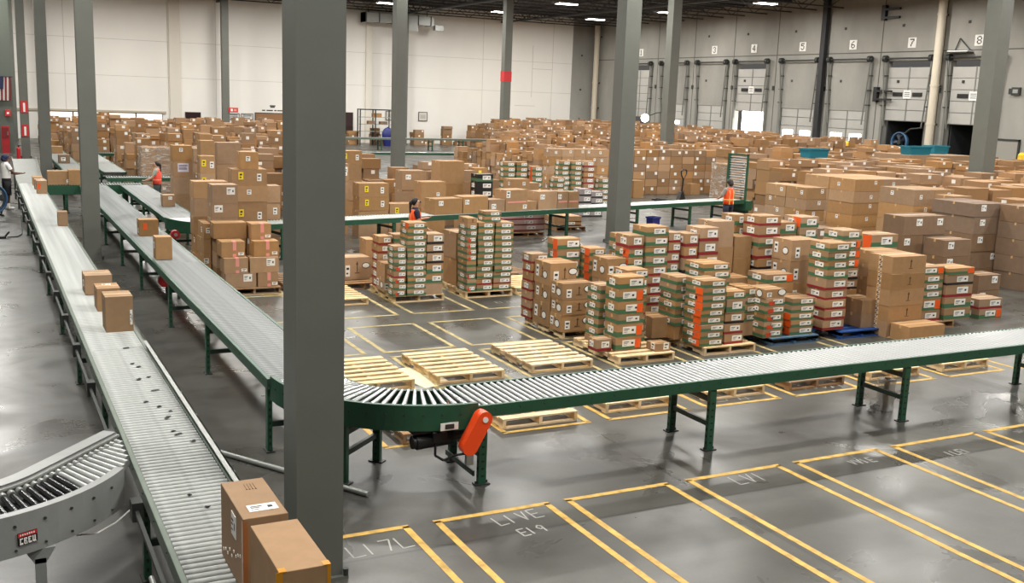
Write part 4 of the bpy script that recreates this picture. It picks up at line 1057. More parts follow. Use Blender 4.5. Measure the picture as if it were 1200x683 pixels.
# ------------------------------------------------------------------ people
def skin_obj(name, verts, edges, radii, m, parent, sub=2, rootv=0):
    me = bpy.data.meshes.new(name); me.from_pydata([tuple(v) for v in verts], edges, []); me.materials.append(m)
    o = link(name, me, parent)
    sk = o.modifiers.new('skin','SKIN'); sk.use_smooth_shade = True
    for k, r in enumerate(radii):
        d = me.skin_vertices[0].data[k]; d.radius = r if isinstance(r, tuple) else (r, r); d.use_root = (k == rootv)
    s = o.modifiers.new('sub','SUBSURF'); s.levels = sub; s.render_levels = sub
    return o
def person(label, loc, face, arms, skin, shirt, pants, shoes, hair, vest=None, short=True, cap=None, ponytail=False, height=1.75, turn=0, glasses=False, sleeve=.6, lean=0.0, bend=0):
    """faces local +Y; arms = ((elbow),(wrist)) for left then right in local metres"""
    r = root('person', label, 'person', loc, face); k = height/1.75
    V = lambda x,y,z: Vector((x*k, (y+lean*max(0,z-.95))*k, z*k))
    P = {'pel':V(0,0,.96),'bel':V(0,0,1.12),'che':V(0,.01,1.30),'nek':V(0,.0,1.47),'nk2':V(0,.01,1.53),'hd':V(0,.02,1.61),'top':V(0,.02,1.69)}
    verts = list(P.values()); rad = [(.135,.10),(.12,.09),(.13,.09),(.06,.06),(.052,.055),(.072,.088),(.058,.074)]
    edges = [(0,1),(1,2),(2,3),(3,4),(4,5),(5,6)]
    verts.append(V(0,.125,1.605)); rad.append(.016); edges.append((5,7))                      # nose
    for s in (-1,1): verts.append(V(s*.083,.01,1.61)); rad.append(.018); edges.append((5,len(verts)-1))   # ears
    for s in (-1,1):
        n = len(verts); st = .10
        verts += [V(s*.10,0,.90),V(s*st,.01,.50),V(s*(st+.01),-.02,.09),V(s*(st+.02),.12,.035)]
        rad += [.085,.055,.038,.030]; edges += [(0,n),(n,n+1),(n+1,n+2),(n+2,n+3)]
    hands = []
    for s, (el, wr) in zip((-1,1), arms):
        n = len(verts); E, W = V(*el), V(*wr)
        verts += [V(s*.19,0,1.42),E,W]; rad += [.058,.042,.028]; edges += [(2,n),(n,n+1),(n+1,n+2)]
        d = (W-E).normalized(); side = d.cross(Vector((0,0,1)));
        side = side.normalized() if side.length > .1 else Vector((1,0,0)); dnv = d.cross(side).normalized()
        pn = len(verts); verts.append(W+d*.055*k); rad.append((.034,.02)); edges.append((n+2,pn))
        for q, (o_, ln) in enumerate(((-.030,.072),(-.010,.085),(.010,.08),(.030,.062))):
            b0 = len(verts); base = W+d*.085*k+side*o_*k
            verts += [base, base+(d*ln*.55-dnv*.012)*k, base+(d*ln*.85-dnv*.04)*k]; rad += [.010,.009,.008]
            edges += [(pn,b0),(b0,b0+1),(b0+1,b0+2)]
        b0 = len(verts); base = W+d*.045*k+side*(-s)*.03*k
        verts += [base, base+(d*.03+side*(-s)*.035)*k]; rad += [.011,.009]; edges += [(pn,b0),(b0,b0+1)]
    skin_obj('body', verts, edges, [(a*k if not isinstance(a,tuple) else (a[0]*k,a[1]*k)) for a in rad], skin, r, 1)
    def ring(z, rx, ry, x=0, y=0): return (x*k, y*k, z*k, rx*k, ry*k)
    sh = MB().loft([ring(.86,.172,.130),ring(.95,.168,.126),ring(1.12,.158,.120),ring(1.28,.182,.126,0,.006),ring(1.39,.176,.112),ring(1.45,.120,.084),ring(1.505,.066,.066)], shirt)
    for s, (el, wr) in zip((-1,1), arms):
        a, b = V(s*.172,0,1.40), V(*el); c_ = a+(b-a)*sleeve
        sh.sphere(a, .074*k, shirt, 12, 8).cyl(a, c_, .074*k, shirt, 14, .060*k)
    build(sh, 'shirt', r)
    tr = MB().loft([ring(.80,.165,.125),ring(.88,.178,.135),ring(.98,.168,.126),ring(1.03,.160,.12)], pants)
    for s in (-1,1):
        tr.loft([ring(.46 if short else .08, .088 if short else .062, .088 if short else .07, s*.112, .0), ring(.52,.086 if short else .074,.09,s*.108,.004), ring(.70,.092,.1,s*.1,0), ring(.90,.1,.12,s*.085,0)], pants)
    build(tr, 'shorts' if short else 'trousers', r)
    for s in (-1,1):
        skin_obj('shoe', [V(s*.12,-.05,.05),V(s*.12,.06,.045),V(s*.125,.17,.035)], [(0,1),(1,2)], [.05*k,.046*k,.035*k], shoes, r, 1)
        if short: build(MB().cyl(V(s*.11,-.02,.08),V(s*.108,-.012,.2),.05*k,white_p if cap else shoes,12),'sock',r)
    hb = MB(); c = V(0,-.002,1.635)
    hb.sphere(c,.098*k,hair,14,10,.86,1.02,1.0)
    if ponytail: hb.sphere(V(0,-.11,1.60),.05*k,hair,10,8,.8,1,1.2).cyl(V(0,-.12,1.6),V(.02,-.13,1.36),.035*k,hair,10,.015*k)
    hh = build(hb,'hair',r)
    # hair sits back of the face
    for v in hh.data.vertices:
        if v.co.y > c.y+.035*k and v.co.z < c.z+.05*k: v.co.y = c.y+.035*k
    fb = MB()
    for s in (-1,1): fb.sphere(V(s*.032,.108,1.63),.011*k,black_m,8,6)
    fb.cbox(V(0,.112,1.56),(.045*k,.012*k,.009*k), mat('lips',(140,70,66),.5)); build(fb,'face_detail',r)
    if cap:
        cm_ = MB().sphere(V(0,.0,1.655),.112*k,cap,16,10,.95,1.08,.85).sphere(V(0,-.06,1.60),.09*k,cap,12,8,1,.9,1.0); 
        co = build(cm_,'cap',r)
        for v in co.data.vertices:
            if v.co.y > .05*k and v.co.z < 1.66*k: v.co.z = 1.66*k
    if glasses:
        g = MB()
        for s in (-1,1): g.cbox(V(s*.034,.122,1.632),(.05*k,.01,.032*k),black_m).cbox(V(s*.075,.06,1.635),(.006,.12*k,.008),black_m)
        build(g,'glasses',r)
    if vest:
        vm, tm = vest; Rv = [ring(.93,.188,.146),ring(1.05,.182,.142),ring(1.14,.176,.138),ring(1.29,.192,.142,0,.006),ring(1.39,.168,.122),ring(1.455,.118,.09)]
        build(MB().loft(Rv, vm), 'safety_vest', r)
        t = MB()
        for s in (-1,1):
            for f in (-1,1):
                pts = [V(s*.09, f*(ry/k*math.sqrt(max(0,1-(.09*k/rx)**2))+.004), z/k) for cx,cy,z,rx,ry in Rv[:5]]
                for a, b in zip(pts[:-1], pts[1:]): t.bar(a, b, .034*k, .008, tm)
        for z, rx, ry in ((1.08,.186,.146),): t.loft([ring(z-.02,rx,ry),ring(z+.02,rx,ry)], tm)
        build(t,'reflective_stripe',r)
    return r
orange_v = mat('vest_orange',(255,84,22),.6); orange_v2 = mat('vest_coral',(246,84,66),.6); stripe = mat('vest_stripe',(250,196,110),.4); coral_s = mat('vest_stripe_pink',(250,150,120),.4)
white_c = mat('cotton_white',(232,230,226),.85); navy_c = mat('cotton_navy',(30,34,52),.85); black_c = mat('cotton_black',(22,22,24),.85); grey_c = mat('cotton_grey',(150,142,134),.85); sage_c = mat('cotton_sage',(150,160,146),.85)
dhair = mat('hair_dark',(26,20,20),.6); cap_c = mat('cap_navy',(24,30,66),.7); cap_k = mat('cap_dark',(52,48,42),.7)
person('person in white tee, black shorts and navy cap reaching over the aisle conveyor', (.76,36.8,0), -PI/2+.35, (((-.26,.08,1.16),(-.20,.36,1.10)),((.24,.10,1.18),(.12,.42,1.14))), skin_d, white_c, black_c, white_c, dhair, cap=cap_c)
person('person in an orange vest and dark shorts facing the raised roller gate', (21.75,26.9,0), .15, (((-.28,.06,1.18),(-.20,.26,1.10)),((.26,.06,1.16),(.22,.28,1.06))), skin_l, grey_c, navy_c, black_c, dhair, vest=(orange_v,stripe), cap=cap_k, sleeve=.9)
person('person with dark ponytail, sage shirt and coral vest beside a green conveyor', (5.2,35.75,0), 1.2, (((-.24,.10,1.16),(-.18,.32,1.08)),((.24,.1,1.16),(.2,.3,1.06))), skin_l, sage_c, mat('cotton_teal',(40,56,56),.85), black_c, dhair, vest=(orange_v2,coral_s), ponytail=True, height=1.64, short=False)
person('person with glasses and tied dark hair in an orange vest, seen in profile', (9.1,22.7,0), -PI/2-.15, (((-.25,.06,1.17),(-.16,.30,1.22)),((.25,.05,1.15),(.19,.25,1.02))), skin_l, navy_c, navy_c, black_c, dhair, vest=(orange_v,stripe), ponytail=True, glasses=True, height=1.72, short=False)
person('person in a red-orange top far off by the left end of the tan boxes', (28.6,58.9,0), 2.6, (((-.26,.05,1.16),(-.2,.25,1.05)),((.26,.05,1.16),(.2,.25,1.05))), skin_l, red_m, navy_c, black_c, dhair, vest=(orange_v2,coral_s), short=False)
person('person in an orange vest half hidden among the tan box piles', (27.3,52.0,.0), 1.2, (((-.26,.05,1.16),(-.2,.25,1.05)),((.26,.05,1.16),(.2,.25,1.05))), skin_l, orange_v, navy_c, black_c, dhair, vest=(orange_v,stripe), short=False, height=1.78)
# ------------------------------------------------------------------ odds and ends
# hand pallet jack
j = root('pallet_jack','black hand pallet jack with its handle upright, beyond the skewed conveyor','pallet jack',(26.0,35.2,0),.5)
m = MB()
for s in (-1,1): m.box((s*.2-.08,.1,.06),(s*.2+.08,1.25,.12),black_m).cyl((s*.2-.04,1.1,.05),(s*.2+.04,1.1,.05),.05,dark_m,10)
build(m,'fork',j)
build(MB().add([(-.36,-.05,.05),(.36,-.05,.05),(.36,.12,.05),(-.36,.12,.05),(-.1,-.02,.5),(.1,-.02,.5),(.1,.1,.5),(-.1,.1,.5)],[(0,3,2,1),(4,5,6,7),(0,1,5,4),(1,2,6,5),(2,3,7,6),(3,0,4,7)],black_m),'pump_body',j)
m = MB().cyl((0,.02,.5),(0,-.02,1.05),.035,black_m,10)
m.tube([(0,-.02,1.0),(-.24,-.03,1.22),(-.26,-.03,1.36),(-.12,-.03,1.42),(.12,-.03,1.42),(.26,-.03,1.36),(.24,-.03,1.22),(0,-.02,1.0)],.026,black_m)
build(m,'handle',j)
for s in (-1,1): build(MB().cyl((s*.12-.03,-.05,.09),(s*.12+.03,-.05,.09),.09,dark_m,14),'wheel',j)
# blue bin under the skewed conveyor
b = root('waste_bin','small navy blue bin under the skewed conveyor by the grey column','bin',(19.0,27.15,0),.2)
m = MB(); P4 = [(-.17,-.14),(.17,-.14),(.17,.14),(-.17,.14)]
m.add([(x*.85,y*.85,0) for x,y in P4]+[(x,y,.52) for x,y in P4]+[(x*.9,y*.9,.52) for x,y in P4]+[(x*.78,y*.78,.03) for x,y in P4],[(3,2,1,0)]+[(q,(q+1)%4,4+(q+1)%4,4+q) for q in range(4)]+[(4+q,4+(q+1)%4,8+(q+1)%4,8+q) for q in range(4)]+[(8+q,8+(q+1)%4,12+(q+1)%4,12+q) for q in range(4)]+[(12,13,14,15)],navy)
build(m,'tub',b); build(MB().box((-.19,-.16,.49),(.19,-.14,.54),navy).box((-.19,.14,.49),(.19,.16,.54),navy).box((-.19,-.16,.49),(-.17,.16,.54),navy).box((.17,-.16,.49),(.19,.16,.54),navy),'rim',b)
# clear wrap roll under the crossing conveyor
clear = bpy.data.materials.new('clear_wrap'); clear.use_nodes = True
cb_ = clear.node_tree.nodes['Principled BSDF']; cb_.inputs['Base Color'].default_value = lin((235,235,232)); cb_.inputs['Alpha'].default_value = .5; cb_.inputs['Roughness'].default_value = .25
wr = root('wrap_roll','clear plastic wrap roll standing on the floor under the conveyor','plastic roll',(11.12,10.02,0))
m = MB(); n = 20; prof = [(.115,.0),(.125,.02),(.118,.1),(.124,.2),(.119,.3),(.125,.42),(.11,.44),(.05,.445)]
vs = [(r_*math.cos(2*PI*k/n)*(1+.03*math.sin(k*2.1)),r_*math.sin(2*PI*k/n)*(1+.03*math.sin(k*2.1)),z) for r_,z in prof for k in range(n)]
m.add(vs,[(q*n+k,q*n+(k+1)%n,(q+1)*n+(k+1)%n,(q+1)*n+k) for q in range(len(prof)-1) for k in range(n)],clear,True); build(m,'film',wr)
build(MB().cyl((0,0,0),(0,0,.46),.035,kraft,12),'cardboard_core',wr)
cr = MB()
for k in range(14): 
    a = rng.uniform(0,6.28); cr.add([(-.22+.12*math.cos(a+q*2.1)*rng.uniform(.4,1),.0+.1*math.sin(a+q*2.1)*rng.uniform(.4,1),rng.uniform(0,.16)) for q in range(3)],[(0,1,2)],clear)
build(cr,'loose_film',wr)
# steel pipe lying by the near column
p = MB().cyl((2.27,11.43,.03),(3.40,9.62,.03),.03,galv,12); o = build(p,'steel_pipe'); tag(o,'thin bright steel pipe lying on the floor behind the nearest column','pipe')
# paper lying between pallets
pp = MB(); m_ = mat('paper_sheet',(226,216,180),.8)
pp.add([(-.22,-.55,.002),(.25,-.5,.004),(.3,.1,.03),(.1,.55,.003),(-.2,.5,.01),(-.28,0,.02)],[(0,1,2,5),(5,2,3,4)],m_)
so = pp; o = build(pp,'paper_sheet',None,(5.62,13.75,0),(0,0,.15)); sd = o.modifiers.new('s','SOLIDIFY'); sd.thickness = .003; tag(o,'torn cream paper sheet on the floor between two pale pallets','paper')
# debris on the aisle conveyor
for k,(x,y,l,a) in enumerate(((1.5,13.2,.09,.3),(1.47,12.4,.05,1.2),(1.52,12.25,.06,.2),(1.45,11.7,.06,2),(1.56,11.75,.05,1),(1.55,11.2,.1,.1),(1.4,10.8,.06,.6),(1.5,10.6,.05,.3),(1.52,10.2,.1,1.0),(1.58,10.4,.04,.2),(1.5,9.75,.05,.5),(1.53,9.65,.09,.4),(1.62,9.4,.05,2),(1.44,7.8,.04,1),(1.36,8.1,.03,.4))):
    c = MB().add([(-l/2,-.015,.001),(l/2,-.02,.002),(l/2*.8,.02,.006),(-l/2*.6,.018,.003)],[(0,1,2,3)],dark_m)
    for q in range(3): c.add([(-l/3+q*l/4,-.02,.001),(-l/4+q*l/4,-.03,.012),(-l/5+q*l/4,.015,.004)],[(0,1,2)],dark_m)
    o = build(c,'tape_scrap',None,(x,y,ZT+.001),(0,0,a)); o.modifiers.new('s','SOLIDIFY').thickness = .002
    tag(o,'dark torn tape scrap on the aisle conveyor rollers','scrap','tape scraps on the aisle conveyor')
# drum fan at the very left edge
f_ = root('drum_fan','blue round drum fan standing at the left edge by the capped worker','fan',(.24,35.0,0),.3)
n = 28; m = MB()
for R0,R1,y0,y1 in ((.44,.48,-.14,.14),):
    vs = [(R*math.cos(2*PI*k/n),y,.52+R*math.sin(2*PI*k/n)) for R,y in ((R1,y0),(R1,y1),(R0,y1),(R0,y0)) for k in range(n)]
    m.add(vs,[(q*n+k,q*n+(k+1)%n,((q+1)%4)*n+(k+1)%n,((q+1)%4)*n+k) for q in range(4) for k in range(n)],blue_pl,True)
build(m,'shroud',f_)
g = MB()
for R in (.12,.24,.36): g.tube([(R*math.cos(2*PI*k/20),-.13,.52+R*math.sin(2*PI*k/20)) for k in range(21)],.006,dark_m,6)
for k in range(8): g.bar((0,-.13,.52),(.45*math.cos(k*PI/4),-.13,.52+.45*math.sin(k*PI/4)),.012,.012,dark_m)
build(g,'grille',f_)
bl = MB().cyl((0,-.08,.52),(0,.1,.52),.07,dark_m,12)
for k in range(4):
    a = k*PI/2; bl.add([(.06*math.cos(a),-.03,.52+.06*math.sin(a)),(.4*math.cos(a-.25),-.06,.52+.4*math.sin(a-.25)),(.4*math.cos(a+.3),.05,.52+.4*math.sin(a+.3)),(.06*math.cos(a+.5),.04,.52+.06*math.sin(a+.5))],[(0,1,2,3)],dark_m)
build(bl,'fan_blade',f_)
build(MB().bar((-.3,-.2,.02),(-.3,.2,.02),.05,.04,dark_m).bar((.3,-.2,.02),(.3,.2,.02),.05,.04,dark_m).bar((-.3,0,.02),(-.36,0,.25),.04,.04,dark_m).bar((.3,0,.02),(.36,0,.25),.04,.04,dark_m),'stand',f_)
# foot pedal with cable on the aisle floor
fp = root('foot_pedal','black foot pedal with a thin cable on the aisle floor','pedal',(.42,30.0,0))
build(MB().box((-.3,-.12,0),(.12,.14,.05),black_m).bar((.1,0,.04),(.2,0,.16),.2,.03,black_m),'base',fp)
build(MB().tube([(.15,0,.02),(.4,.1,.015),(.52,.6,.02),(.56,1.8,.02),(.58,2.4,.3)],.012,black_m,6),'cable',fp)
# red chain boxes under the long conveyors
for k,(x,y,z,lab) in enumerate(((3.2,20.6,.28,'red drive cover under the second conveyor, nearer one'),(3.45,25.2,.5,'red drive cover between the second and third conveyors'))):
    t = root('drive_cover',lab,'motor cover',(x,y,0))
    build(MB().prism(stadium((-.12,.1+z),(.16,.16+z),.12),-.05,.09,red_m,Mg),'cover',t); build(MB().box((-.1,-.03,0),(-.05,.03,z+.05),dark_m).box((.12,-.03,0),(.17,.03,z+.05),dark_m),'stand',t)
t = root('drive_cover','round red motor cap at the end of the third conveyor','motor cover',(4.02,25.2,0)); build(MB().cyl((0,-.05,.66),(0,-.22,.66),.10,mat('red_dull',(158,30,36),.5),16).cyl((0,-.22,.66),(0,-.235,.66),.04,galv,12),'cover',t); build(MB().box((-.03,-.05,0),(.03,.02,.6),dark_m),'stand',t)
# back wall items
for k,(x0,x1) in enumerate(((4.6,6.2),(6.3,8.6),(8.7,10.5),(10.6,12.4))):
    w_ = bpy.data.objects.new('window_%d' % (k+1), None); COL.objects.link(w_); w_.location = (0,YB,0); struct(w_, 'bright office window low in the back wall')
    build(MB().box((x0,-.03,.7),(x1,-.02,1.92), mat('window_bright',(255,238,226),.4,emit=1.1)),'pane',w_)
    fr = MB().box((x0-.08,-.06,.6),(x0,-.01,1.98),dark_m).box((x1,-.06,.6),(x1+.04,-.01,1.98),dark_m).box((x0,-.06,1.92),(x1,-.01,1.98),dark_m).box((x0,-.06,.6),(x1,-.01,.7),dark_m)
    build(fr,'window_frame',w_)
tr = MB().box((1.9,YB-.12,1.98),(12.7,YB,2.12),mat('soffit_tan',(190,180,160),.8)); struct(build(tr,'trim_1'),'pale ledge above the office windows')
def wall_item(name, label, cat, x0,x1,z0,z1,m,dep=.06,y=YB,extra=None):
    o = root(name,label,cat,((x0+x1)/2,y,(z0+z1)/2))
    build(MB().box(((x0-x1)/2,-dep,(z0-z1)/2),((x1-x0)/2,0,(z1-z0)/2),m),'panel',o)
    fr = MB(); a,b = (x1-x0)/2,(z1-z0)/2
    fr.box((-a-.03,-dep-.02,-b-.03),(a+.03,-dep+.02,-b+.02),dark_m).box((-a-.03,-dep-.02,b-.02),(a+.03,-dep+.02,b+.03),dark_m).box((-a-.03,-dep-.02,-b),(-a+.02,-dep+.02,b),dark_m).box((a-.02,-dep-.02,-b),(a+.03,-dep+.02,b),dark_m)
    build(fr,'frame',o)
    if extra: build(extra(a,b,dep),'print',o)
    return o
wall_item('wall_screen','dark screen on the white back wall, left of the slim column','screen',14.1,15.2,1.62,2.1,mat('screen_dark',(44,20,22),.25))
lines = lambda a,b,d: MB().box((-a*.8,-d-.004,b*.35),(a*.8,-d,b*.7),ink).box((-a*.8,-d-.004,-b*.1),(a*.8,-d,b*.1),ink).box((-a*.8,-d-.004,-b*.6),(a*.5,-d,-b*.35),ink)
wall_item('wall_notice','printed white notice on the back wall, nearer the slim column','notice',17.2,18.1,1.66,2.1,white_p,extra=lines)
wall_item('wall_notice','printed white notice on the back wall, beside the brown board','notice',18.3,19.15,1.66,2.1,white_p,extra=lines)
wall_item('wall_board','long brown board low on the back wall','board',19.35,22.3,1.45,2.2,mat('board_brown',(150,110,76),.8))
tb = MB()
for x0,x1,z in ((19.9,20.15,2.36),(20.25,20.75,2.36),(20.85,21.05,2.36),(21.1,21.75,2.36),(20.5,20.95,2.72),(20.55,20.9,2.62)): tb.box((x0,-.01,z),(x1,0,z+.09),dark_m)
o = build(tb,'wall_lettering',None,(0,YB,0)); struct(o,'small dark lettering on the white back wall')
o = root('exit_sign','small red sign on the slim column before the back wall','sign',(17.1,79.3,2.42)); build(MB().cbox((0,0,0),(.7,.06,.34),red_m),'panel',o); build(MB().cbox((-.12,-.04,0),(.16,.02,.18),white_p).cbox((.14,-.04,0),(.2,.02,.16),pink_p),'symbol',o)
wall_item('wall_door_panel','dark red-brown door leaf panel at the back wall, beside the broad near column','door panel',26.4,27.25,0,2.4,mat('maroon',(52,26,26),.5))
for k,x in enumerate((30.1,33.0)):
    wall_item('wall_notice','faint pale notice on the back wall, %s of the pair' % ('left','right')[k],'notice',x,x+.75,1.9,2.6,mat('notice_pale',(212,206,196),.8),extra=lambda a,b,d: MB().box((-a*.6,-d-.004,-b*.5),(a*.6,-d,b*.4),mat('notice_pale2',(190,184,176),.8)))
# shelf rack
rk = root('shelf_rack','grey open shelf rack against the back wall beside the broad column','rack',(27.9,78.6,0))
m = MB()
for x in (-1.25,0,1.35):
    for y in (-.3,.3): m.box((x-.04,y-.04,0),(x+.04,y+.04,2.8),dark_m)
build(m,'upright',rk)
for z in (.5,1.05,1.6,2.15): build(MB().box((-1.25,-.32,z),(1.35,.32,z+.04),galv),'shelf',rk)
m = MB().box((-1.3,-.34,2.72),(1.4,-.26,2.8),dark_m).box((-1.3,.26,2.72),(1.4,.34,2.8),dark_m); build(m,'top_beam',rk)
for k,(x,z,w_,h,mm,lab) in enumerate(((.2,2.19,.7,.3,kraft,'brown box on the top shelf of the rack'),(-.3,1.64,.5,.25,kraft_dark,'dark box on the middle rack shelf, left'),(.75,1.64,.6,.22,kraft_dark,'dark box on the middle rack shelf, right'),(.3,1.09,.2,.3,white_p,'white bottle box on the lower rack shelf'))):
    if k < 3: carton('cardboard_box','box',lab,'boxes on the rack',(27.9+x,78.6),w_,.4,h,z,None,(),0,mm)
o = root('cloth_bundle','dark blue cloth bundle slumped at the foot of the rack','bundle',(28.6,77.4,0)); build(MB().sphere((0,0,.85),.55,navy,12,8,.9,.5,1.1).cyl((0,0,0),(0,0,.5),.3,navy,10,.4),'cloth',o); build(MB().tube([(-.2,0,1.3),(0,0,1.48),(.2,0,1.3)],.03,navy),'strap',o)
# duct high on the back wall
d = root('air_duct','grey sheet-metal air duct high on the white back wall','duct',(31,80.6,9.9)); m = MB().box((-3.4,-.6,-.35),(2.4,.6,.35),galv)
for k in range(6): m.box((-3.4+k*1.1,-.64,-.38),(-3.32+k*1.1,.64,.38),dark_m)
build(m,'trunk',d); build(MB().cbox((.6,-.4,-.6),(.8,.5,.5),galv).cbox((2.9,-.3,-.5),(.7,.5,.4),galv),'outlet',d); build(MB().box((-3,-.02,.35),(-2.95,.02,.75),dark_m),'hanger',d); build(MB().box((2,-.02,.35),(2.05,.02,.75),dark_m),'hanger',d)
o = build(MB().tube([(25.9,YB-.1,10.6),(26.1,YB-.08,7),(25.95,YB-.08,4),(25.85,YB-.08,1.2)],.04,dark_m,6),'wall_cable'); tag(o,'thin dark cable hanging down the white wall beside the broad column','cable')
# downpipes on the dock wall
for y,z0,m_,lab in ((81.0,10.6,pvc,'cream downpipe in the far corner'),(43.45,10.6,pvc,'cream downpipe between the doors numbered 7 and 8')):
    t = root('downpipe',lab,'pipe',(XW-.5,y,0)); build(MB().cyl((0,0,0),(0,0,z0),.24,m_,14),'pipe',t)
    mm = MB()
    for z in (3.4,5.6,9.6): mm.cyl((0,0,z),(0,0,z+.12),.27,m_,14).box((0,-.05,z),(.48,.05,z+.1),dark_m)
    build(mm,'collar',t)
t = root('conduit_post','dark vertical steel post between the doors numbered 5 and 6','post',(XW-.3,52.95,0)); build(MB().box((-.14,-.2,0),(.14,.2,ZC-.05),mat('post_dark',(40,40,42),.6)),'post',t); build(MB().box((-.2,-.3,0),(.2,.3,.04),dark_m),'base_plate',t)
# dock lamps and arms
def arm_lamp(y,z,lab,lit):
    t = root('dock_lamp',lab,'lamp',(XW,y,z)); build(MB().tube([(0,0,.5),(-1.0,.1,.45),(-1.9,.3,.1)],.04,dark_m,6),'arm',t)
    build(MB().sphere((-2.0,.3,0),.32 if lit else .25,mat('lamp_lit',(255,252,242),.4,emit=14) if lit else mat('lamp_blue',(70,110,150),.4),14,10),'lamp_head',t); build(MB().cyl((-1.9,.3,.0),(-1.75,.25,.2),.2,dark_m,12,.1),'shade',t)
arm_lamp(70.3,2.85,'glowing dock lamp beyond the grey column',True)
t = root('dock_fan','blue dock fan on an arm in the open doorway numbered 7','fan',(XW-.5,45.6,2.5))
build(MB().tube([(.3,-1.3,.7),(.0,-.7,.6),(0,0,.1)],.05,dark_m,6),'arm',t); n = 24
vs = [(x,R*math.cos(2*PI*k/n),R*math.sin(2*PI*k/n)-.2) for R,x in ((.6,-.12),(.6,.12),(.54,.12),(.54,-.12)) for k in range(n)]
build(MB().add(vs,[(q*n+k,q*n+(k+1)%n,((q+1)%4)*n+(k+1)%n,((q+1)%4)*n+k) for q in range(4) for k in range(n)],blue_pl,True),'ring',t)
m = MB().cyl((-.1,0,-.2),(.1,0,-.2),.14,dark_m,12)
for k in range(5):
    a = k*2*PI/5; m.add([(-.05,.1*math.cos(a),-.2+.1*math.sin(a)),(-.08,.5*math.cos(a-.2),-.2+.5*math.sin(a-.2)),(.06,.5*math.cos(a+.3),-.2+.5*math.sin(a+.3)),(.05,.12*math.cos(a+.6),-.2+.12*math.sin(a+.6))],[(0,1,2,3)],mat('fan_blue',(36,46,66),.5))
build(m,'fan_blade',t)
# bracket shelf near 8
t = root('wall_bracket','small white triangular bracket beside the number 8 sign','bracket',(XW,42.15,7.55)); build(MB().box((-.5,-.7,0),(0,.7,.06),white_p).bar((-.1,-.6,.05),(-.1,.2,.75),.05,.05,dark_m).bar((-.1,.2,.75),(-.1,.5,.05),.05,.05,dark_m),'frame',t); build(MB().box((-.6,-.75,-.08),(0,.75,-.02),dark_m),'ledge',t)
for y,z,lab in ((48.15,10.0,'dark pair of wall arms high between the doors numbered 6 and 7'),(48.2,5.1,'dark pair of wall arms low beside the door numbered 7')):
    t = root('wall_bracket',lab,'bracket',(XW,y,z)); build(MB().box((-.25,-.15,-.45),(0,.15,.45),black_m),'plate',t); build(MB().bar((-.2,-1.3,.2),(-.2,0,.2),.14,.12,black_m).bar((-.2,-1.3,-.3),(-.2,0,-.3),.14,.12,black_m),'arm',t)
# teal totes and bollards
def tote(x,y,z,L,lab):
    t = root('plastic_tote',lab,'tote',(x,y,z)); h = .38
    P = [(-L/2,-.3),(L/2,-.3),(L/2,.3),(-L/2,.3)]
    build(MB().add([(a*.93,b*.93,0) for a,b in P]+[(a,b,h) for a,b in P]+[(a*.94,b*.92,h) for a,b in P]+[(a*.88,b*.86,.03) for a,b in P],[(3,2,1,0)]+[(4*s+q,4*s+(q+1)%4,4*s+4+(q+1)%4,4*s+4+q) for s in range(3) for q in range(4)]+[(12,13,14,15)],teal),'tub',t)
    build(MB().box((-L/2-.03,-.34,h-.06),(L/2+.03,-.29,h),teal).box((-L/2-.03,.29,h-.06),(L/2+.03,.34,h),teal).box((-L/2-.03,-.3,h-.06),(-L/2+.02,.3,h),teal).box((L/2-.02,-.3,h-.06),(L/2+.03,.3,h),teal),'rim',t)
tote(31.5,33.55,2.06,1.05,'teal tote on the boxes, nearest the film-wrapped loads'); tote(38.2,34.2,2.2,1.35,'long teal tote on the boxes before the doorway numbered 7'); tote(40.7,35.2,2.2,.95,'shorter teal tote on the boxes before the doorway numbered 8')
heap_base = MB().box((37.3,33.7,0),(41.5,35.8,2.19),kraft)
o = build(heap_base,'box_load'); tag(o,'large brown box load carrying the two teal totes by the docks','box','boxes at the docks')
o2 = build(MB().box((30.9,33.15,0),(32.1,33.95,2.05),kraft),'box_load'); tag(o2,'brown box load under the tote nearest the wrapped loads','box','boxes at the docks')
for x,y,lab in ((47.6,37.9,'yellow bollard beside the grey column at the docks'),(48.4,36.3,'yellow bollard at the right edge by the docks'),(46.6,47.0,'yellow bollard before the doorway numbered 7')):
    t = root('bollard',lab,'bollard',(x,y,0)); build(MB().cyl((0,0,0),(0,0,2.1),.26,yel_m,16).sphere((0,0,2.1),.26,yel_m,16,8,1,1,.6),'post',t); build(MB().cyl((0,0,0),(0,0,.06),.4,dark_m,16),'base_plate',t)
t = root('wall_box','grey electrical box on the dock wall right of door 8','box',(XW,38.35,5.4)); build(MB().cbox((-.08,0,0),(.16,.5,.42),dark_m),'case',t); build(MB().cbox((-.17,0,0),(.02,.3,.2),galv),'cover',t)
t = root('personnel_door','grey dock-side personnel door with a bright side light','door',(XW,38.6,0)); build(MB().box((-.06,-.75,0),(0,.75,2.75),mat('door_grey',(150,147,138),.6)),'leaf',t); build(MB().box((-.1,-.85,0),(0,-.75,2.85),dark_m).box((-.1,.75,0),(0,.85,2.85),dark_m).box((-.1,-.85,2.75),(0,.85,2.85),dark_m),'door_frame',t)
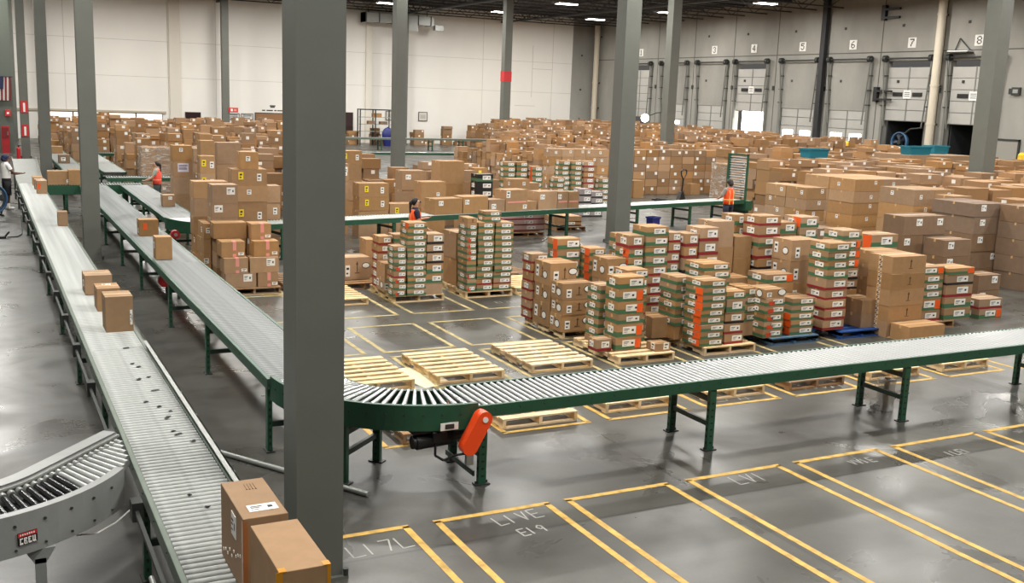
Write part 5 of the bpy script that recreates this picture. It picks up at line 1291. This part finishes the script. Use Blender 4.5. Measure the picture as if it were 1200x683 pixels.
# flag and red items on the far left wall
fl = root('wall_flag','striped red and white flag with a blue corner, hanging on the far wall','flag',(1.45,65.9,2.9))
vs = []; fs = []; ms = []
fm = MB()
red_f = mat('flag_red',(118,36,44),.8); wh_f = mat('flag_white',(186,180,172),.8); bl_f = mat('flag_blue',(34,40,74),.8)
for k in range(7):
    x0 = -.35+k*.1
    fm.add([(x0,-.03*(k%2),.0),(x0+.1,-.03*((k+1)%2),.0),(x0+.1+.05,-.03*((k+1)%2),1.3),(x0+.05,-.03*(k%2),1.3)],[(0,1,2,3)],red_f if k%2 == 0 else wh_f)
fm.add([(-.31,-.05,.62),(.0,-.05,.62),(.05,-.05,1.3),(-.29,-.05,1.3)],[(0,1,2,3)],bl_f)
fo = build(fm,'cloth',fl); fo.modifiers.new('s','SOLIDIFY').thickness = .01
build(MB().cyl((-.45,-.02,1.32),(.5,-.02,1.32),.02,dark_m,8),'pole',fl)
t = root('red_cabinet','red cabinet by the far dark wall','cabinet',(1.42,65.3,0)); build(MB().box((-.2,-.2,.0),(.2,.2,1.5),mat('red_cab',(168,30,36),.5)),'body',t); build(MB().box((-.16,-.22,.85),(.16,-.2,1.4),mat('red_dark',(120,26,30),.5)).cbox((.12,-.23,1.1),(.03,.03,.2),galv),'door',t)
t = root('wall_mounted_alarm','small red alarm box on the far dark wall','alarm',(1.62,66,2.2)); build(MB().box((-.14,-.1,-.18),(.14,0,.18),red_m),'case',t); build(MB().cbox((0,-.11,0),(.12,.02,.12),white_p),'symbol',t)
t = root('fire_extinguisher','red fire extinguisher low on the twin-sign column','extinguisher',(1.9,60.6,.0)); build(MB().cyl((0,0,0),(0,0,.5),.1,red_m,14).sphere((0,0,.5),.1,red_m,14,8),'cylinder',t); build(MB().cyl((0,0,.55),(0,0,.68),.03,black_m,8).cbox((.05,0,.68),(.16,.03,.03),black_m).cbox((.05,.12,.3),(.1,.16,.04),dark_m),'valve',t)
# ------------------------------------------------------------------ ceiling lamps
lit = mat('lamp_diffuser',(255,250,240),.5,emit=20)
LX = [-.5,8.6,17.7,27.0,36.2,44.6]; LY = [3.5,13,23,33,43,53,63.5,73.5]
hm = MB().box((-.75,-.3,.04),(.75,.3,.12),galv).box((-.8,-.33,.0),(-.75,.33,.12),galv).box((.75,-.33,0),(.8,.33,.12),galv); hme = hm.mesh('lamp_housing')
dme = MB().box((-.75,-.3,.0),(.75,.3,.035),lit).mesh('lamp_diffuser')
wme = MB().cyl((-.6,0,.12),(-.6,0,.75),.01,dark_m,6).cyl((.6,0,.12),(.6,0,.75),.01,dark_m,6).mesh('hanging_wire')
LZ = 10.45
for i,x in enumerate(LX):
    for jy,y in enumerate(LY):
        t = root('ceiling_lamp','ceiling lamp, %s row from the dock wall, %s from the back wall' % (ORD[len(LX)-i],ORD[len(LY)-jy]),'lamp',(x,y,LZ),0,'rectangular ceiling lamps')
        link('lamp_housing',hme,t); link('lamp_diffuser',dme,t); link('hanging_wire',wme,t)
        ld = bpy.data.lights.get('lamp_light') 
        if ld is None:
            ld = bpy.data.lights.new('lamp_light','AREA'); ld.shape = 'RECTANGLE'; ld.size = 1.5; ld.size_y = .6; ld.energy = LAMP_W; ld.color = (1,.975,.925)
        lo = bpy.data.objects.new('lamp_light', ld); COL.objects.link(lo); lo.location = (0,0,-.02); lo.parent = t
w_ = bpy.data.worlds.new('world'); sc.world = w_; w_.use_nodes = True
w_.node_tree.nodes['Background'].inputs[0].default_value = (1,.97,.92,1); w_.node_tree.nodes['Background'].inputs[1].default_value = WORLD_S
vs_ = sc.view_settings; vs_.view_transform = 'Standard'; vs_.look = 'None'; vs_.gamma = 1; vs_.use_curve_mapping = False; vs_.exposure = EXPOSURE
